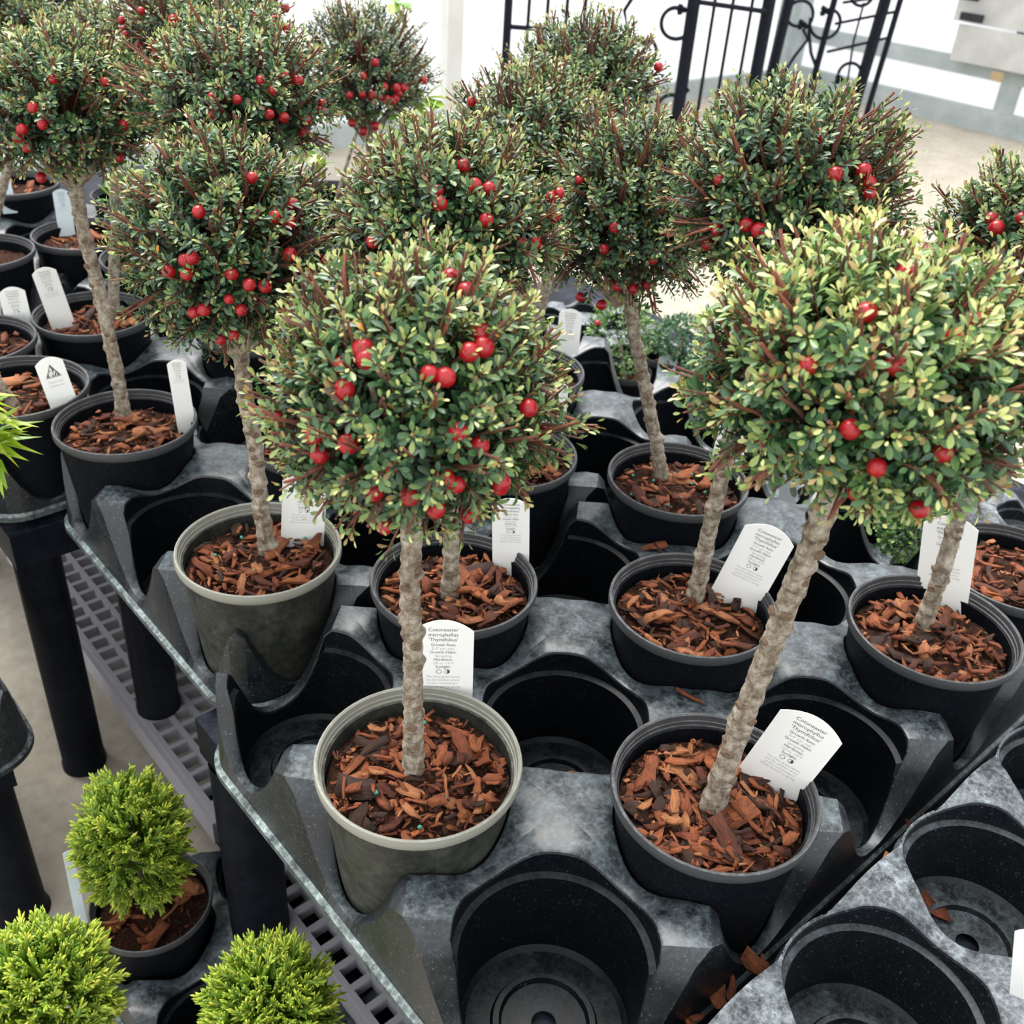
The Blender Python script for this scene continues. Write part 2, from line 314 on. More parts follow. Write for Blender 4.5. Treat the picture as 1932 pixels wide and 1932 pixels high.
def pallet(label, i0, i1, j0, j1):
    c = lat((i0+i1)/2, (j0+j1)/2, 0); t = thing('grid_pallet', label, 'pallet', tuple(c)); LI, LJ = (i1-i0)*S, (j1-j0)*S
    m1 = MB(); m1.box((0, 0, 0), (.004, LJ/2, .009), LATAX); m1 = m1.mesh('grid_bar', None); m1.materials.append(M['grid'])
    m2 = MB(); m2.box((0, 0, 0), (LI/2, .004, .009), LATAX); m2 = m2.mesh('grid_bar', None); m2.materials.append(M['grid'])
    n1, n2 = int(round(LI/.031)), int(round(LJ/.031))
    for k in range(n1+1): mk('grid_bar', m1, None, t, tuple(E1*(-LI/2+LI*k/n1) + np.array([0, 0, ZP-.009])))
    for k in range(n2+1): mk('grid_bar', m2, None, t, tuple(E2*(-LJ/2+LJ*k/n2) + np.array([0, 0, ZP-.0095])))
    for a in (-1, 1):
        s_ = MB(); s_.box((0, 0, 0), (.006, LJ/2, .02), LATAX); s_.build('side_rail', M['grid'], t, tuple(E1*a*(LI/2+.006)+np.array([0, 0, ZP-.022])), None)
        for b2 in (-1, 1):
            f_ = MB(); f_.box((0, 0, 0), (.03, .03, (ZP-.018)/2), LATAX); f_.build('foot', M['bench'], t, tuple(E1*a*(LI/2-.04)+E2*b2*(LJ/2-.04)+np.array([0, 0, (ZP-.018)/2])), None)
bench('low_bench', 'lower black bench behind the front trays carrying small boxwoods', [(4.62, 8.0, -1.2, 8.2)], [(*lg(a, b2), .034, 0) for a in (4.9, 7.7) for b2 in (-.9, 3.5, 7.9)], RIM-.256)
pallet('pale grey plastic grid pallet on floor under the rear bench', .05, 2.0, 3.65, 8.4)
pallet('grey plastic grid pallet in shade under the front bench', .05, 2.0, -1.4, 3.5)

# ------------------------------------------------------------------ pot trays
def tray(name, label, oi, oj, ni, nj, zt=-.044, pj=1.0, udepth=.086, zlip=-.138, body='tray', lip='tray_rim', group=None, sides=(1, 1, 1, 1), outer=.455, rt=.0750, base=None, rscale=1.0, zrim=RIM, rot=0, neck=.014, inner=None):
    """moulded tray with round pockets on a square lattice, deck dipping between pockets and cut down at the edge"""
    base_p = lat(oi, oj, 0) if base is None else np.array(base, float)
    T0 = thing(name, label, 'tray', tuple(base_p), group); K = 64; hx, hy = S/2*rscale, S/2*pj*rscale; R = rt*rscale
    zf = max(zrim-.153, zrim+zt-.109*rscale); deck = MB(); lipm = MB()
    top = zrim+zt; step = top-.025*rscale; inner = inner or {'tray': 'tray_inner', 'tray_dusty': 'dusty_inner'}[body]; skirt = MB()
    def wall_r(z):
        if z > step+.003: return R
        f_ = min(1, max(0, (step-z)/(step-zf))); return R*(.940-.075*f_)
    for a in range(ni):
        for c in range(nj):
            cx, cy = a*S*rscale, c*S*pj*rscale
            out = {'+x': a == ni-1 and sides[1], '-x': a == 0 and sides[0], '+y': c == nj-1 and sides[3], '-y': c == 0 and sides[2]}
            rings = [[] for _ in range(14)]; sk = []
            for k in range(K):
                ph = 2*math.pi*k/K; ct, st = math.cos(ph), math.sin(ph)
                ex = (2*outer*hx if out['+x' if ct > 0 else '-x'] else hx); ey = (2*outer*hy if out['+y' if st > 0 else '-y'] else hy)
                ct *= ex; st *= ey; q = math.hypot(ct, st); ct /= q; st /= q
                oxs = out['+x' if ct > 0 else '-x']; oys = out['+y' if st > 0 else '-y']
                bx = min(ex/max(abs(ct), 1e-6), ey/max(abs(st), 1e-6))
                if oxs and oys:             # rounded tray corner
                    cr = .30*2*hx; kx, ky = ex-cr, ey-cr; px, py = bx*abs(ct), bx*abs(st)
                    if px > kx and py > ky:
                        q = kx*abs(ct)+ky*abs(st); disc = q*q-(kx*kx+ky*ky-cr*cr); bx = q+math.sqrt(max(disc, 0))
                onx = abs(ct)/ex >= abs(st)/ey-1e-9; isout = oxs if onx else oys
                al = math.atan2(abs(st)/ey, abs(ct)/ex) if onx else math.atan2(abs(ct)/ex, abs(st)/ey); a0 = math.radians(41 if isout else 36)
                q = min(1, al/a0); dip = (udepth*(1-q**2.4) if isout else neck*rscale*(1-q**2)**2)
                zr = top-dip; rr = wall_r(zr)
                X = lambda r, z: (cx+r*ct, cy+r*st, z)
                bb = max(bx, rr+.002)
                prof = [(bb, zr), (rr+.0028, zr), (rr+.0008, zr-.0010), (rr, zr-.003)]
                zs = min(step, zr-.0045)
                prof += [(R if zr > step+.004 else wall_r(zs), zs+.001), (wall_r(zs-.001)-.0005, zs-.001), (wall_r(zs-.004), zs-.005), (wall_r(zf+.004), zf+.004), (wall_r(zf)-.004, zf),
                         (R*.56, zf), (R*.53, zf+.004), (R*.47, zf+.004), (R*.44, zf), (R*.13, zf)]
                for m_, (r, z) in enumerate(prof): rings[m_].append(X(r, z))
                x, y = bb*ct, bb*st
                fx, fy = (1.05 if oxs else 1), (1.02 if oys else 1); gx, gy = (1.115 if oxs else 1), (1.06 if oys else 1)
                sk.append((isout or (abs(al-math.pi/4) < .02 and (oxs or oys)), (cx+x, cy+y, zr), (cx+x*fx, cy+y*fy, zrim+zlip+.003), (cx+x*gx, cy+y*gy, zrim+zlip), (cx+x*gx, cy+y*gy, zrim+zlip-.007)))
            V = [p for r in rings[:4] for p in r]; deck.add(V, [(m_*K+k, (m_+1)*K+k, (m_+1)*K+(k+1) % K, m_*K+(k+1) % K) for m_ in range(3) for k in range(K)])
            pk = MB(); V = [(p[0]-cx, p[1]-cy, p[2]) for r in rings[3:] for p in r]
            pk.add(V, [(m_*K+k, (m_+1)*K+k, (m_+1)*K+(k+1) % K, m_*K+(k+1) % K) for m_ in range(10) for k in range(K)])
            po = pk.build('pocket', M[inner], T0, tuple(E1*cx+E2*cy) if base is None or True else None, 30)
            for k in range(K):
                p, q = sk[k], sk[(k+1) % K]
                if p[0] and q[0] and udepth >= 0 and zlip is not None:
                    mid = (k+.5)/K*2*math.pi; ct, st = math.cos(mid), math.sin(mid)
                    onx = abs(ct) >= abs(st); ok = out['+x' if ct > 0 else '-x'] if onx else out['+y' if st > 0 else '-y']
                    if ok: skirt.add([p[1], p[2], q[1], q[2]], [(0, 2, 3, 1)]); lipm.add([*p[2:], *q[2:]], [(0, 3, 4, 1), (1, 4, 5, 2)])
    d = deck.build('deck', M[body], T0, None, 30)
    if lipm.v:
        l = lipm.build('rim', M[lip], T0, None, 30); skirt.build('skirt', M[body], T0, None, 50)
    return T0
A0 = (0.0, 0.0); B0 = (.24, 2.95); BP = .955; C0 = (-.2, 5.81); EE0 = (.5, 8.78)
tray('pot_tray', 'black plastic pot tray in front with the large empty pocket nearest the viewer', *A0, 5, 3, rot=0)
tray('pot_tray', 'black plastic pot tray in the middle behind the front tray', *B0, 5, 3, pj=BP)
tray('pot_tray', 'black pot tray at left with the logo-tagged tree', *C0, 4, 3, zt=-.0442)
tray('pot_tray', 'farthest black pot tray at upper left', *EE0, 5, 3)
tray('dusty_tray', 'dusty grey tray of empty pockets at lower right', -1.0, -3.06, 5, 3, zt=-.06, udepth=.012, zlip=-.09, body='tray_dusty', lip='tray_dusty', outer=.43)
# shallow tray of little boxwoods beyond the bench front trays
FI, FJ = 5.02, -.4
tray('shallow_tray', 'shallow grey tray of small boxwoods behind the front tray', FI, FJ, 4, 12, zt=-.115, udepth=.02, zlip=-.145, body='tray_dusty', lip='tray_dusty', rt=.068, rscale=.66, neck=.008, zrim=RIM-.10)

# ------------------------------------------------------------------ leaf library
def leafshape(fine):
    if fine:
        V = np.array([(0, 0, 0), (.13, .28, .05), (.215, .58, .06), (.15, .88, 0), (0, 1.0, -.06), (-.15, .88, 0), (-.215, .58, .06), (-.13, .28, .05), (0, .55, -.02)])
        T = np.array([(8, k, (k+1) % 8) for k in range(8)])
    else:
        V = np.array([(0, 0, 0), (.19, .45, .05), (.17, .82, .01), (0, 1.0, -.06), (-.17, .82, .01), (-.19, .45, .05)]); T = np.array([(0, 1, 5), (1, 2, 5), (2, 4, 5), (2, 3, 4)])
    return V, T
LF, LFT = leafshape(True); LC, LCT = leafshape(False)
PAL = np.array([(.012, .038, .019), (.022, .068, .029), (.046, .122, .040), (.115, .205, .058), (.25, .32, .085), (.50, .51, .20)])
REDTIP = np.array([.36, .12, .045]); YEL = np.array([.75, .30, .02])
LEAFMESH = [trimesh('leaf', LF, LFT, np.tile(c, (len(LF), 1))) for c in PAL]
for me_ in LEAFMESH: me_.materials.append(M['leaf'])
def place(V, T, Pos, Y, Z, sc_, wid=1.0):
    """copies of shape V at Pos with length axis Y, normal Z"""
    Y = nrm(Y); X = nrm(np.cross(Y, Z)); Z = np.cross(X, Y); n = len(Pos)
    P = Pos[:, None, :] + sc_[:, None, None]*(V[None, :, 0:1]*wid*X[:, None, :] + V[None, :, 1:2]*Y[:, None, :] + V[None, :, 2:3]*Z[:, None, :])
    return P.reshape(-1, 3), (T[None] + (np.arange(n)*len(V))[:, None, None]).reshape(-1, 3), X, Y, Z
def fib(n):
    k = np.arange(n)+.5; z = 1-2*k/n; ph = k*2.399963; r = np.sqrt(1-z*z); return np.stack([r*np.cos(ph), r*np.sin(ph), z], 1)
# berries
bm = MB(); pr = [(.0005, -.92), (.30, -.90), (.42, -.84), (.78, -.6), (.98, -.15), (.95, .3), (.70, .72), (.35, .92), (.0005, .95)]; bm.lathe(pr, 14)
BERRY = bm.mesh('berry', 60); BERRY.materials.append(M['berry'])
bm = MB()
for k in range(5):
    a = k*2*math.pi/5; bm.add([(.05*math.cos(a+1.2), .05*math.sin(a+1.2), -.90), (.40*math.cos(a), .40*math.sin(a), -.90), (.05*math.cos(a-1.2), .05*math.sin(a-1.2), -.90), (.16*math.cos(a), .16*math.sin(a), -1.02)], [(0, 1, 3), (1, 2, 3), (0, 3, 2)])
CALYX = bm.mesh('calyx', None); CALYX.materials.append(M['calyx'])
# twigs, unit length along +Y
TWIGS = []
for v_ in range(5):
    r_ = random.Random(v_); b_ = MB(); t = np.linspace(0, 1, 7); bx, bz = r_.uniform(-.12, .12), r_.uniform(-.12, .12)
    b_.tube(np.stack([bx*np.sin(t*3)+.01*np.array([r_.uniform(-1, 1) for _ in t]), t, bz*t*t+.01*np.array([r_.uniform(-1, 1) for _ in t])], 1), np.linspace(.040, .018, 7)*np.array([r_.uniform(.85, 1.25) for _ in t]), 6)
    me_ = b_.mesh('twig', 60); a = me_.color_attributes.new('Col', 'FLOAT_COLOR', 'POINT'); c = np.ones((len(me_.vertices), 4), np.float32)
    yy = np.array([p[1] for p in b_.v]); c0 = np.array([(.13, .048, .034), (.19, .062, .042), (.085, .034, .028), (.23, .072, .050), (.15, .080, .058)][v_]); c[:, :3] = c0*(1+.5*yy[:, None]); a.data.foreach_set('color', c.ravel())
    me_.materials.append(M['twig_single']); TWIGS.append(me_)
# bark chips
CHIPC = np.array([(.22, .062, .026), (.34, .105, .040), (.12, .034, .018), (.44, .180, .078), (.05, .022, .014), (.27, .080, .032)])
def chipshape(r_, kind):
    L_, W_, H_ = (1, r_.uniform(.12, .24), r_.uniform(.05, .10)) if kind == 0 else (1, r_.uniform(.38, .70), r_.uniform(.06, .14))
    n = 4; V = []; bend = r_.uniform(-.15, .15)
    for k in range(n):
        t = k/(n-1)-.5; w_ = W_*(1-.8*abs(t)*2*r_.uniform(.25, 1)); h_ = H_*r_.uniform(.6, 1.2); zo = bend*(4*t*t-.5)
        for a, b2 in ((-1, -1), (1, -1), (1, 1), (-1, 1)): V.append((t*L_+r_.uniform(-.10, .10), a*w_/2+r_.uniform(-.07, .07), b2*h_/2+zo+r_.uniform(-.03, .03)))
    Q = []
    for k in range(n-1):
        for m_ in range(4): p, q = k*4+m_, k*4+(m_+1) % 4; Q += [(p, q, q+4), (p, q+4, p+4)]
    Q += [(0, 2, 1), (0, 3, 2), (12, 13, 14), (12, 14, 15)]
    return np.array(V), np.array(Q)
CHIPS = [chipshape(random.Random(k), k % 2) for k in range(14)]
CHIPMESH = []
for k, (V, T) in enumerate(CHIPS):
    for c in range(len(CHIPC)):
        me_ = trimesh('bark_chip', V, T, np.tile(CHIPC[c], (len(V), 1)), smooth=False); me_.materials.append(M['chip']); CHIPMESH.append(me_)
def chip_obj(name, parent, pos, L_, r_, tilt=.5):
    o = mk(name, r_.choice(CHIPMESH), None, parent, tuple(pos)); o.rotation_euler = (r_.uniform(-tilt, tilt), r_.uniform(-tilt, tilt), r_.uniform(0, 6.28)); o.scale = (L_, L_, L_); return o

# ------------------------------------------------------------------ pots
def pot_meshes(D, H):
    r = D/2; b_ = MB()
    b_.lathe([(r*.70, -H), (r*.745, -H), (r*.757, -H+.004), (r*.772, -H+.012), (r*.78, -H+.0125), (r*.925, -.020), (r*.93, -.012), (r*.90, -.012), (r*.905, -.030), (r*.895, -.034), (r*.86, -.060)], 56, close=True)
    R_ = MB(); R_.lathe([(r*.93, -.0135), (r*.965, -.0125), (r*.995, -.009), (r, -.004), (r*.99, -.0008), (r*.972, 0), (r*.955, -.0012), (r*.947, -.006), (r*.938, -.0065), (r*.936, -.010), (r*.926, -.0105), (r*.924, -.0145), (r*.914, -.015), (r*.911, -.020), (r*.902, -.0135)], 64)
    return b_.mesh('pot', 30), R_.mesh('pot_rim', 40)
POTS = {}
def pot(parent, D, H, style='black', z=0):
    k = (D, H, style)
    if k not in POTS:
        a, b_ = pot_meshes(D, H); a.materials.append(M['pot' if style == 'black' else 'pot_faded']); b_.materials.append(M['rim' if style == 'black' else 'rim_faded']); POTS[k] = (a, b_)
    p = mk('pot', POTS[k][0], None, parent, (0, 0, z)); mk('pot_rim', POTS[k][1], None, p); return p
_b = MB(); _b.lathe([(.001, -1), (.6, -.8), (1, 0), (.7, .7), (.001, 1)], 10); BEAD = _b.mesh('fertiliser_bead', 70); BEAD.materials.append(M['bead'])
def soil(parent, r, z, r_, big=0, small=160, beads=0):
    """bumpy growing mix with bark chips: the big ones singly, the fine ones as stuff"""
    b_ = MB(); n = 40
    hgt = lambda x, y: .006*math.exp(-(x*x+y*y)/(.35*r)**2) + .0022*math.sin(x*130+1)*math.cos(y*115) + .0015*math.sin(x*310+y*270)
    V = [(0, 0, z+hgt(0, 0))]; Fc = []
    for q in range(1, 9):
        for k in range(n): a = k*2*math.pi/n; x, y = r*q/8*math.cos(a), r*q/8*math.sin(a); V.append((x, y, z+hgt(x, y)))
    for k in range(n): Fc.append((0, 1+k, 1+(k+1) % n))
    for q in range(7):
        for k in range(n): Fc.append((1+q*n+k, 1+(q+1)*n+k, 1+(q+1)*n+(k+1) % n, 1+q*n+(k+1) % n))
    b_.add(V, Fc); so = b_.build('soil', M['soil'], parent, None, 80)
    # fine mulch
    n = small; a = rng.uniform(0, 2*math.pi, n); rad = r*.97*np.sqrt(rng.uniform(0, 1, n)); P = np.stack([rad*np.cos(a), rad*np.sin(a), np.array([z+hgt(x, y) for x, y in zip(rad*np.cos(a), rad*np.sin(a))])+rng.uniform(.000, .005, n)], 1)
    Vs, Ts, Cs = [], [], []; off = 0
    for k in range(n):
        V, T = CHIPS[k % 14]; L_ = rng.uniform(.004, .011); th = rng.uniform(0, 6.28); ti = rng.uniform(-.5, .5)
        c, s_ = math.cos(th), math.sin(th); X = V*L_; X = np.stack([X[:, 0], X[:, 1], X[:, 2]+X[:, 0]*ti], 1); X = np.stack([c*X[:, 0]-s_*X[:, 1], s_*X[:, 0]+c*X[:, 1], X[:, 2]], 1)+P[k]
        rr = np.hypot(X[:, 0], X[:, 1]); f_ = np.minimum(1, r*1.0/np.maximum(rr, 1e-6)); X[:, :2] *= f_[:, None]
        Vs.append(X); Ts.append(T+off); off += len(V); Cs.append(np.tile(CHIPC[rng.integers(0, 6)]*rng.uniform(.5, 1.15), (len(V), 1)))
    mm = mk('fine_mulch', trimesh('fine_mulch', np.vstack(Vs), np.vstack(Ts), np.vstack(Cs), False), M['bark'], so); mm['kind'] = 'stuff'
    for k in range(beads):
        a = r_.uniform(0, 6.28); rad = r*r_.uniform(.3, .85); x, y = rad*math.cos(a), rad*math.sin(a); bo = mk('fertiliser_bead', BEAD, None, so, (x, y, z+hgt(x, y)+.0085)); bo.scale = (.0019, .0019, .0019)
    for k in range(big):
        L_ = r_.uniform(.010, .022) if k > 16 else r_.uniform(.022, .038); a = r_.uniform(0, 6.28); rad = (r-L_*.45)*math.sqrt(r_.random())
        if rad < .016: rad = .02
        x, y = rad*math.cos(a), rad*math.sin(a); chip_obj('bark_chip', so, (x, y, z+hgt(x, y)+r_.uniform(.004, .010)), L_, r_, .45)
    return so

# ------------------------------------------------------------------ trunk
def trunk(parent, p0, p1, r0, r1, r_, sway=.006, scars=9, low=False):
    n, m_ = (14, 50) if low else (20, 150); t = np.linspace(0, 1, m_); p0, p1 = np.array(p0), np.array(p1)
    a, b2 = r_.uniform(-1, 1), r_.uniform(-1, 1); c = p0 + (p1-p0)*t[:, None]; L_ = np.linalg.norm(p1-p0)
    c[:, 0] += sway*(np.sin(t*3.1*1.5+a)*t*(1-t)*2 + .25*np.sin(t*17+b2)*t); c[:, 1] += sway*np.sin(t*4+b2)*t*(1-t)*2
    base = r0+(r1-r0)*t + r0*.55*np.exp(-t*L_/.014) + .0004*np.sin(t*L_*420+a*3+2*np.sin(t*9))
    th = np.arange(n)*2*math.pi/n; R = np.repeat(base[:, None], n, 1)
    for _ in range(34 if not low else 14):
        tc, ac, am = r_.random(), r_.uniform(0, 6.28), r_.uniform(.10, .38)*r0; da = (th-ac+math.pi) % (2*math.pi)-math.pi
        R += am*np.exp(-((t[:, None]-tc)*L_/.0032)**2-(da[None]/.8)**2)
    R *= 1+.03*np.random.default_rng(r_.randint(0, 9999)).normal(size=R.shape)
    V = np.stack([c[:, 0:1]+R*np.cos(th), c[:, 1:2]+R*np.sin(th), np.repeat(c[:, 2:3], n, 1)], -1).reshape(-1, 3)
    Q = [(i*n+k, i*n+(k+1) % n, (i+1)*n+(k+1) % n, (i+1)*n+k) for i in range(m_-1) for k in range(n)]
    me_ = trimesh('trunk', V, np.array(Q)); o = mk('trunk', me_, M['trunk'], parent)
    view = nrm(CAM-np.array(parent.location)-(p0+p1)/2); va = math.atan2(view[1], view[0])
    for _ in range(scars):
        i = r_.randint(6, int(m_*.75)); ang = va+r_.uniform(-1.3, 1.3); q = c[i]+np.array([math.cos(ang), math.sin(ang), 0])*(base[i]*1.05); s_ = MB()
        s_.lathe([(.0001, .0006), (.0016, .0008), (.0026, .0022), (.0038, .0016), (.0046, -.0012)], 12); so = mk('branch_scar', s_.mesh('branch_scar', 60), M['scar'], o, tuple(q))
        so.rotation_euler = Vector((math.cos(ang), math.sin(ang), r_.uniform(-.2, .4))).to_track_quat('Z', 'Y').to_euler(); k = r_.uniform(.45, .9)*r0/.008; so.scale = (k*1.2, k*.9, k)
    return o

# ------------------------------------------------------------------ cotoneaster standards
def crown(parent, C, rx, rz, r_seed, shoots=720, per=26, leaf=.0082, singles=300, twigs=90, berries=(), nb=14, warm=.3, bright=1.0, fine=True, yel=4, br=.0053):
    g = np.random.default_rng(r_seed); r_ = random.Random(r_seed); L0 = np.array(parent.location); C = np.array(C)-L0; cv = nrm(CAM-L0-C)
    D = nrm(fib(int(shoots*1.12))+g.normal(0, .10, (int(shoots*1.12), 3))); D = D[(D[:, 2] > -.86)][:shoots]; n = len(D)
    lump = 1+.07*np.sin(D[:, 0]*5+r_seed)*np.cos(D[:, 1]*4+1)+.05*np.sin(D[:, 2]*7+r_seed*2)
    flat = np.where(D[:, 2] < 0, .88, 1.0)
    rad = np.stack([rx*lump, rx*lump, rz*lump*flat], 1)
    dep = g.uniform(.50, .72, n); dep[g.random(n) < .2] = .38; tw = g.random(n) < .20; dep[tw] = .70
    B = C + D*rad*dep[:, None]
    ax = nrm(D*np.array([1, 1, .9]) + np.array([0, 0, 1])*(np.where(D[:, 2] > -.1, .45, .05)+.10*tw)[:, None] + g.normal(0, .28, (n, 3)))
    Ls = g.uniform(.20, .33, n)*rx; Ls[tw] = g.uniform(.28, .40, tw.sum())*rx
    t = (np.arange(per)+.6)/per; idx = np.repeat(np.arange(n), per); T = np.tile(t, n) + g.normal(0, .02, n*per); N = n*per
    a = ax[idx]; ref = nrm(np.cross(a, nrm(g.normal(size=(n, 3)))[idx])); ref2 = np.cross(a, ref); ph = np.tile(np.arange(per)*2.4, n)+np.repeat(g.uniform(0, 6, n), per)+g.normal(0, .3, N)
    side = ref*np.cos(ph)[:, None]+ref2*np.sin(ph)[:, None]
    spread = np.where(T > .86, .55, 1.0)
    Y = nrm(a*(.55+.5*(T > .86))[:, None]+side*spread[:, None]+np.array([0, 0, .12])+g.normal(0, .18, (N, 3))); Z = nrm(a*1.0-side*.55+np.array([0, 0, .35])+g.normal(0, .15, (N, 3)))
    P = B[idx]+a*(Ls[idx]*T)[:, None]+side*g.uniform(.0005, .0045, N)[:, None]
    sz = leaf*g.uniform(.72, 1.15, N)*np.where(T > .88, .60, np.where(T > .72, .85, 1.0))
    # leaf colour mostly follows the leaf's age: old ones deep green, new ones at the shoot tip yellow-green or reddish
    age = np.clip(1-T, 0, 1); shootvar = g.uniform(-.10, .10, n)[idx]+warm*.22*np.clip(D[idx][:, 2]+.2, 0, 1)  # upward shoots paler: crown-top highlights put into the leaf colour
    q = np.clip(.13+.80*(T**3.2)+shootvar*1.3+g.normal(0, .10, N), 0, 1)*5; k0 = np.clip(np.floor(q).astype(int), 0, 4); fr = (q-k0)[:, None]
    colr = (PAL[k0]*(1-fr)+PAL[k0+1]*fr)*g.uniform(.8, 1.2, (N, 1))*bright
    rd = (T > .80) & (g.random(N) < .10+.16*warm); colr[rd] = colr[rd]*.45+REDTIP*.55
    yl = g.random(N) < .0012; colr[yl] = YEL
    keep = ~(tw[idx] & ((T < .42) | ((T < .86) & (g.random(N) < .50)))); fo = None
    # the largest-showing leaves become single parts
    single = []
    if singles:
        vis = ((P-C)/np.array([rx, rx, rz]))@cv; cand = np.where(keep & (vis > .45) & (T > .25) & (g.random(N) < .5))[0]; single = cand[np.argsort(-(sz[cand]*vis[cand]))[:singles]]; keep[single] = False
    V, Tt = (LF, LFT) if fine else (LC, LCT)
    Pv, Tv, _, _, _ = place(V, Tt, P[keep], Y[keep], Z[keep], sz[keep])
    fo = mk('foliage', trimesh('foliage', Pv, Tv, np.repeat(colr[keep], len(V), 0)), M['leaf'], parent); fo['kind'] = 'stuff'
    for k in single:
        y = Y[k]; x = nrm(np.cross(y, Z[k])); z = np.cross(x, y); o = mk('leaf', LEAFMESH[int(min(5, max(0, round(q[k]))))], None, fo); s_ = sz[k]
        o.matrix_basis = Matrix(((x[0]*s_, y[0]*s_, z[0]*s_, P[k][0]), (x[1]*s_, y[1]*s_, z[1]*s_, P[k][1]), (x[2]*s_, y[2]*s_, z[2]*s_, P[k][2]), (0, 0, 0, 1)))
    # shoot stems (thin, joined) and main boughs
    ns = 3; th = np.arange(ns)*2*math.pi/ns; inner = C+(B-C)*.45+np.array([0, 0, -.15*rz]); r0 = .0010
    Vs = np.empty((n, 3, ns, 3)); aa = nrm(np.cross(ax, [.3, .2, .9])); bb = np.cross(ax, aa)
    circ = aa[:, None, :]*np.cos(th)[None, :, None]+bb[:, None, :]*np.sin(th)[None, :, None]
    Vs[:, 0] = inner[:, None]+circ*r0*1.5; Vs[:, 1] = B[:, None]+circ*r0*1.1; Vs[:, 2] = (B+ax*Ls[:, None]*.97)[:, None]+circ*r0*.7
    f_ = []
    for s_ in range(2):
        for k in range(ns): p, p2 = s_*ns+k, s_*ns+(k+1) % ns; f_ += [(p, p2, p2+ns), (p, p2+ns, p+ns)]
    Tr = (np.array(f_)[None]+(np.arange(n)*3*ns)[:, None, None]).reshape(-1, 3)
    sh = mk('shoots', trimesh('shoots', Vs.reshape(-1, 3), Tr, np.repeat(np.array([(.20, .085, .05)])*g.uniform(.5, 1.2, (n, 1)), 3*ns, 0)), M['twig'], parent); sh['kind'] = 'stuff'
    b_ = MB(); basep = C+np.array([0, 0, -rz*.92])
    for k in range(13):
        d = nrm(np.array([math.cos(k*2.4), math.sin(k*2.4), r_.uniform(-.1, .9)])); e = C+d*np.array([rx, rx, rz])*.75; m1 = basep*.55+e*.45+np.array([0, 0, -.01]); b_.tube([basep, m1, e], [.0042, .003, .0016], 6)
    bo = b_.build('boughs', M['trunk'], parent)
    # stout twigs that stand clear of the leaves
    vis = D@cv; order = [k for k in np.argsort(-(tw*2.0+.6*(vis > .1)+g.random(n)*.5+.35*(D[:, 2] > .15)))][:twigs]
    for k in order:
        y = ax[k]; x = nrm(np.cross(y, [.2, .1, .95])); z = np.cross(x, y); L_ = Ls[k]*r_.uniform(.86, .97)+.006; wd = r_.uniform(.036, .056)*r_.uniform(.8, 1.1)*rx/.105; st = B[k]-y*.006
        o = mk('twig', r_.choice(TWIGS), None, parent); o.matrix_basis = Matrix(((x[0]*wd, y[0]*L_, z[0]*wd, st[0]), (x[1]*wd, y[1]*L_, z[1]*wd, st[1]), (x[2]*wd, y[2]*L_, z[2]*wd, st[2]), (0, 0, 0, 1)))
    # red berries
    pts = []
    for u, v in berries:
        d = ray(u, v); o_ = (CAM-L0-C)/np.array([rx, rx, rz]); dd = d/np.array([rx, rx, rz]); A2, B2, C2 = dd@dd, o_@dd, o_@o_-.82**2; disc = B2*B2-A2*C2
        tt_ = (-B2-math.sqrt(max(disc, 0)))/A2; pts.append(CAM-L0+d*tt_)
    for _ in range(nb):
        d = nrm(np.array([r_.gauss(0, 1), r_.gauss(0, 1), r_.gauss(-.25, .5)])+cv*.7); pts.append(C+d*np.array([rx, rx, rz])*r_.uniform(.80, .90))
    for p in pts:
        o = mk('berry', BERRY, None, parent, tuple(p)); k = br*r_.uniform(.85, 1.15); o.scale = (k, k, k*r_.uniform(.92, 1.05)); o.rotation_euler = (r_.uniform(-.9, .9)+.4, r_.uniform(-.9, .9), r_.uniform(0, 6)); mk('calyx', CALYX, None, o)
    return fo

SOILZ = -.026
def standard(label, ij, base_px, crown_px, half_px, seed, style='black', D=.165, H=.150, big=110, small=170, tr=.0080, **kw):
    loc = lat(*ij, RIM); t = thing('potted_tree', label, 'potted plant', tuple(loc), 'clipped cotoneaster standards'); r_ = random.Random(seed)
    pot(t, D, H, style); soil(t, D/2*.885, SOILZ, r_, big, small, kw.pop('beads', 0))
    bp = hitz(*base_px, RIM+SOILZ)-loc if base_px else np.array([0, 0, SOILZ])
    rr = np.hypot(bp[0], bp[1])
    if rr > .045: bp[:2] *= .045/rr
    bp[2] = SOILZ-.004
    Cw = hity(*crown_px, np.dot(loc+bp, FH)+kw.pop('back', 0)); dist = np.dot(Cw-CAM, fw); rx, rz = half_px[0]*dist/F*1.03, half_px[1]*dist/F*1.06; Cw = Cw+np.array([0, 0, -.13*rz])
    trunk(t, bp, Cw-loc+np.array([0, 0, -rz*.35]), tr, tr*.85, r_, scars=kw.pop('scars', 7), low=kw.pop('low', False))
    crown(t, Cw, rx, rz, seed, **kw); return t

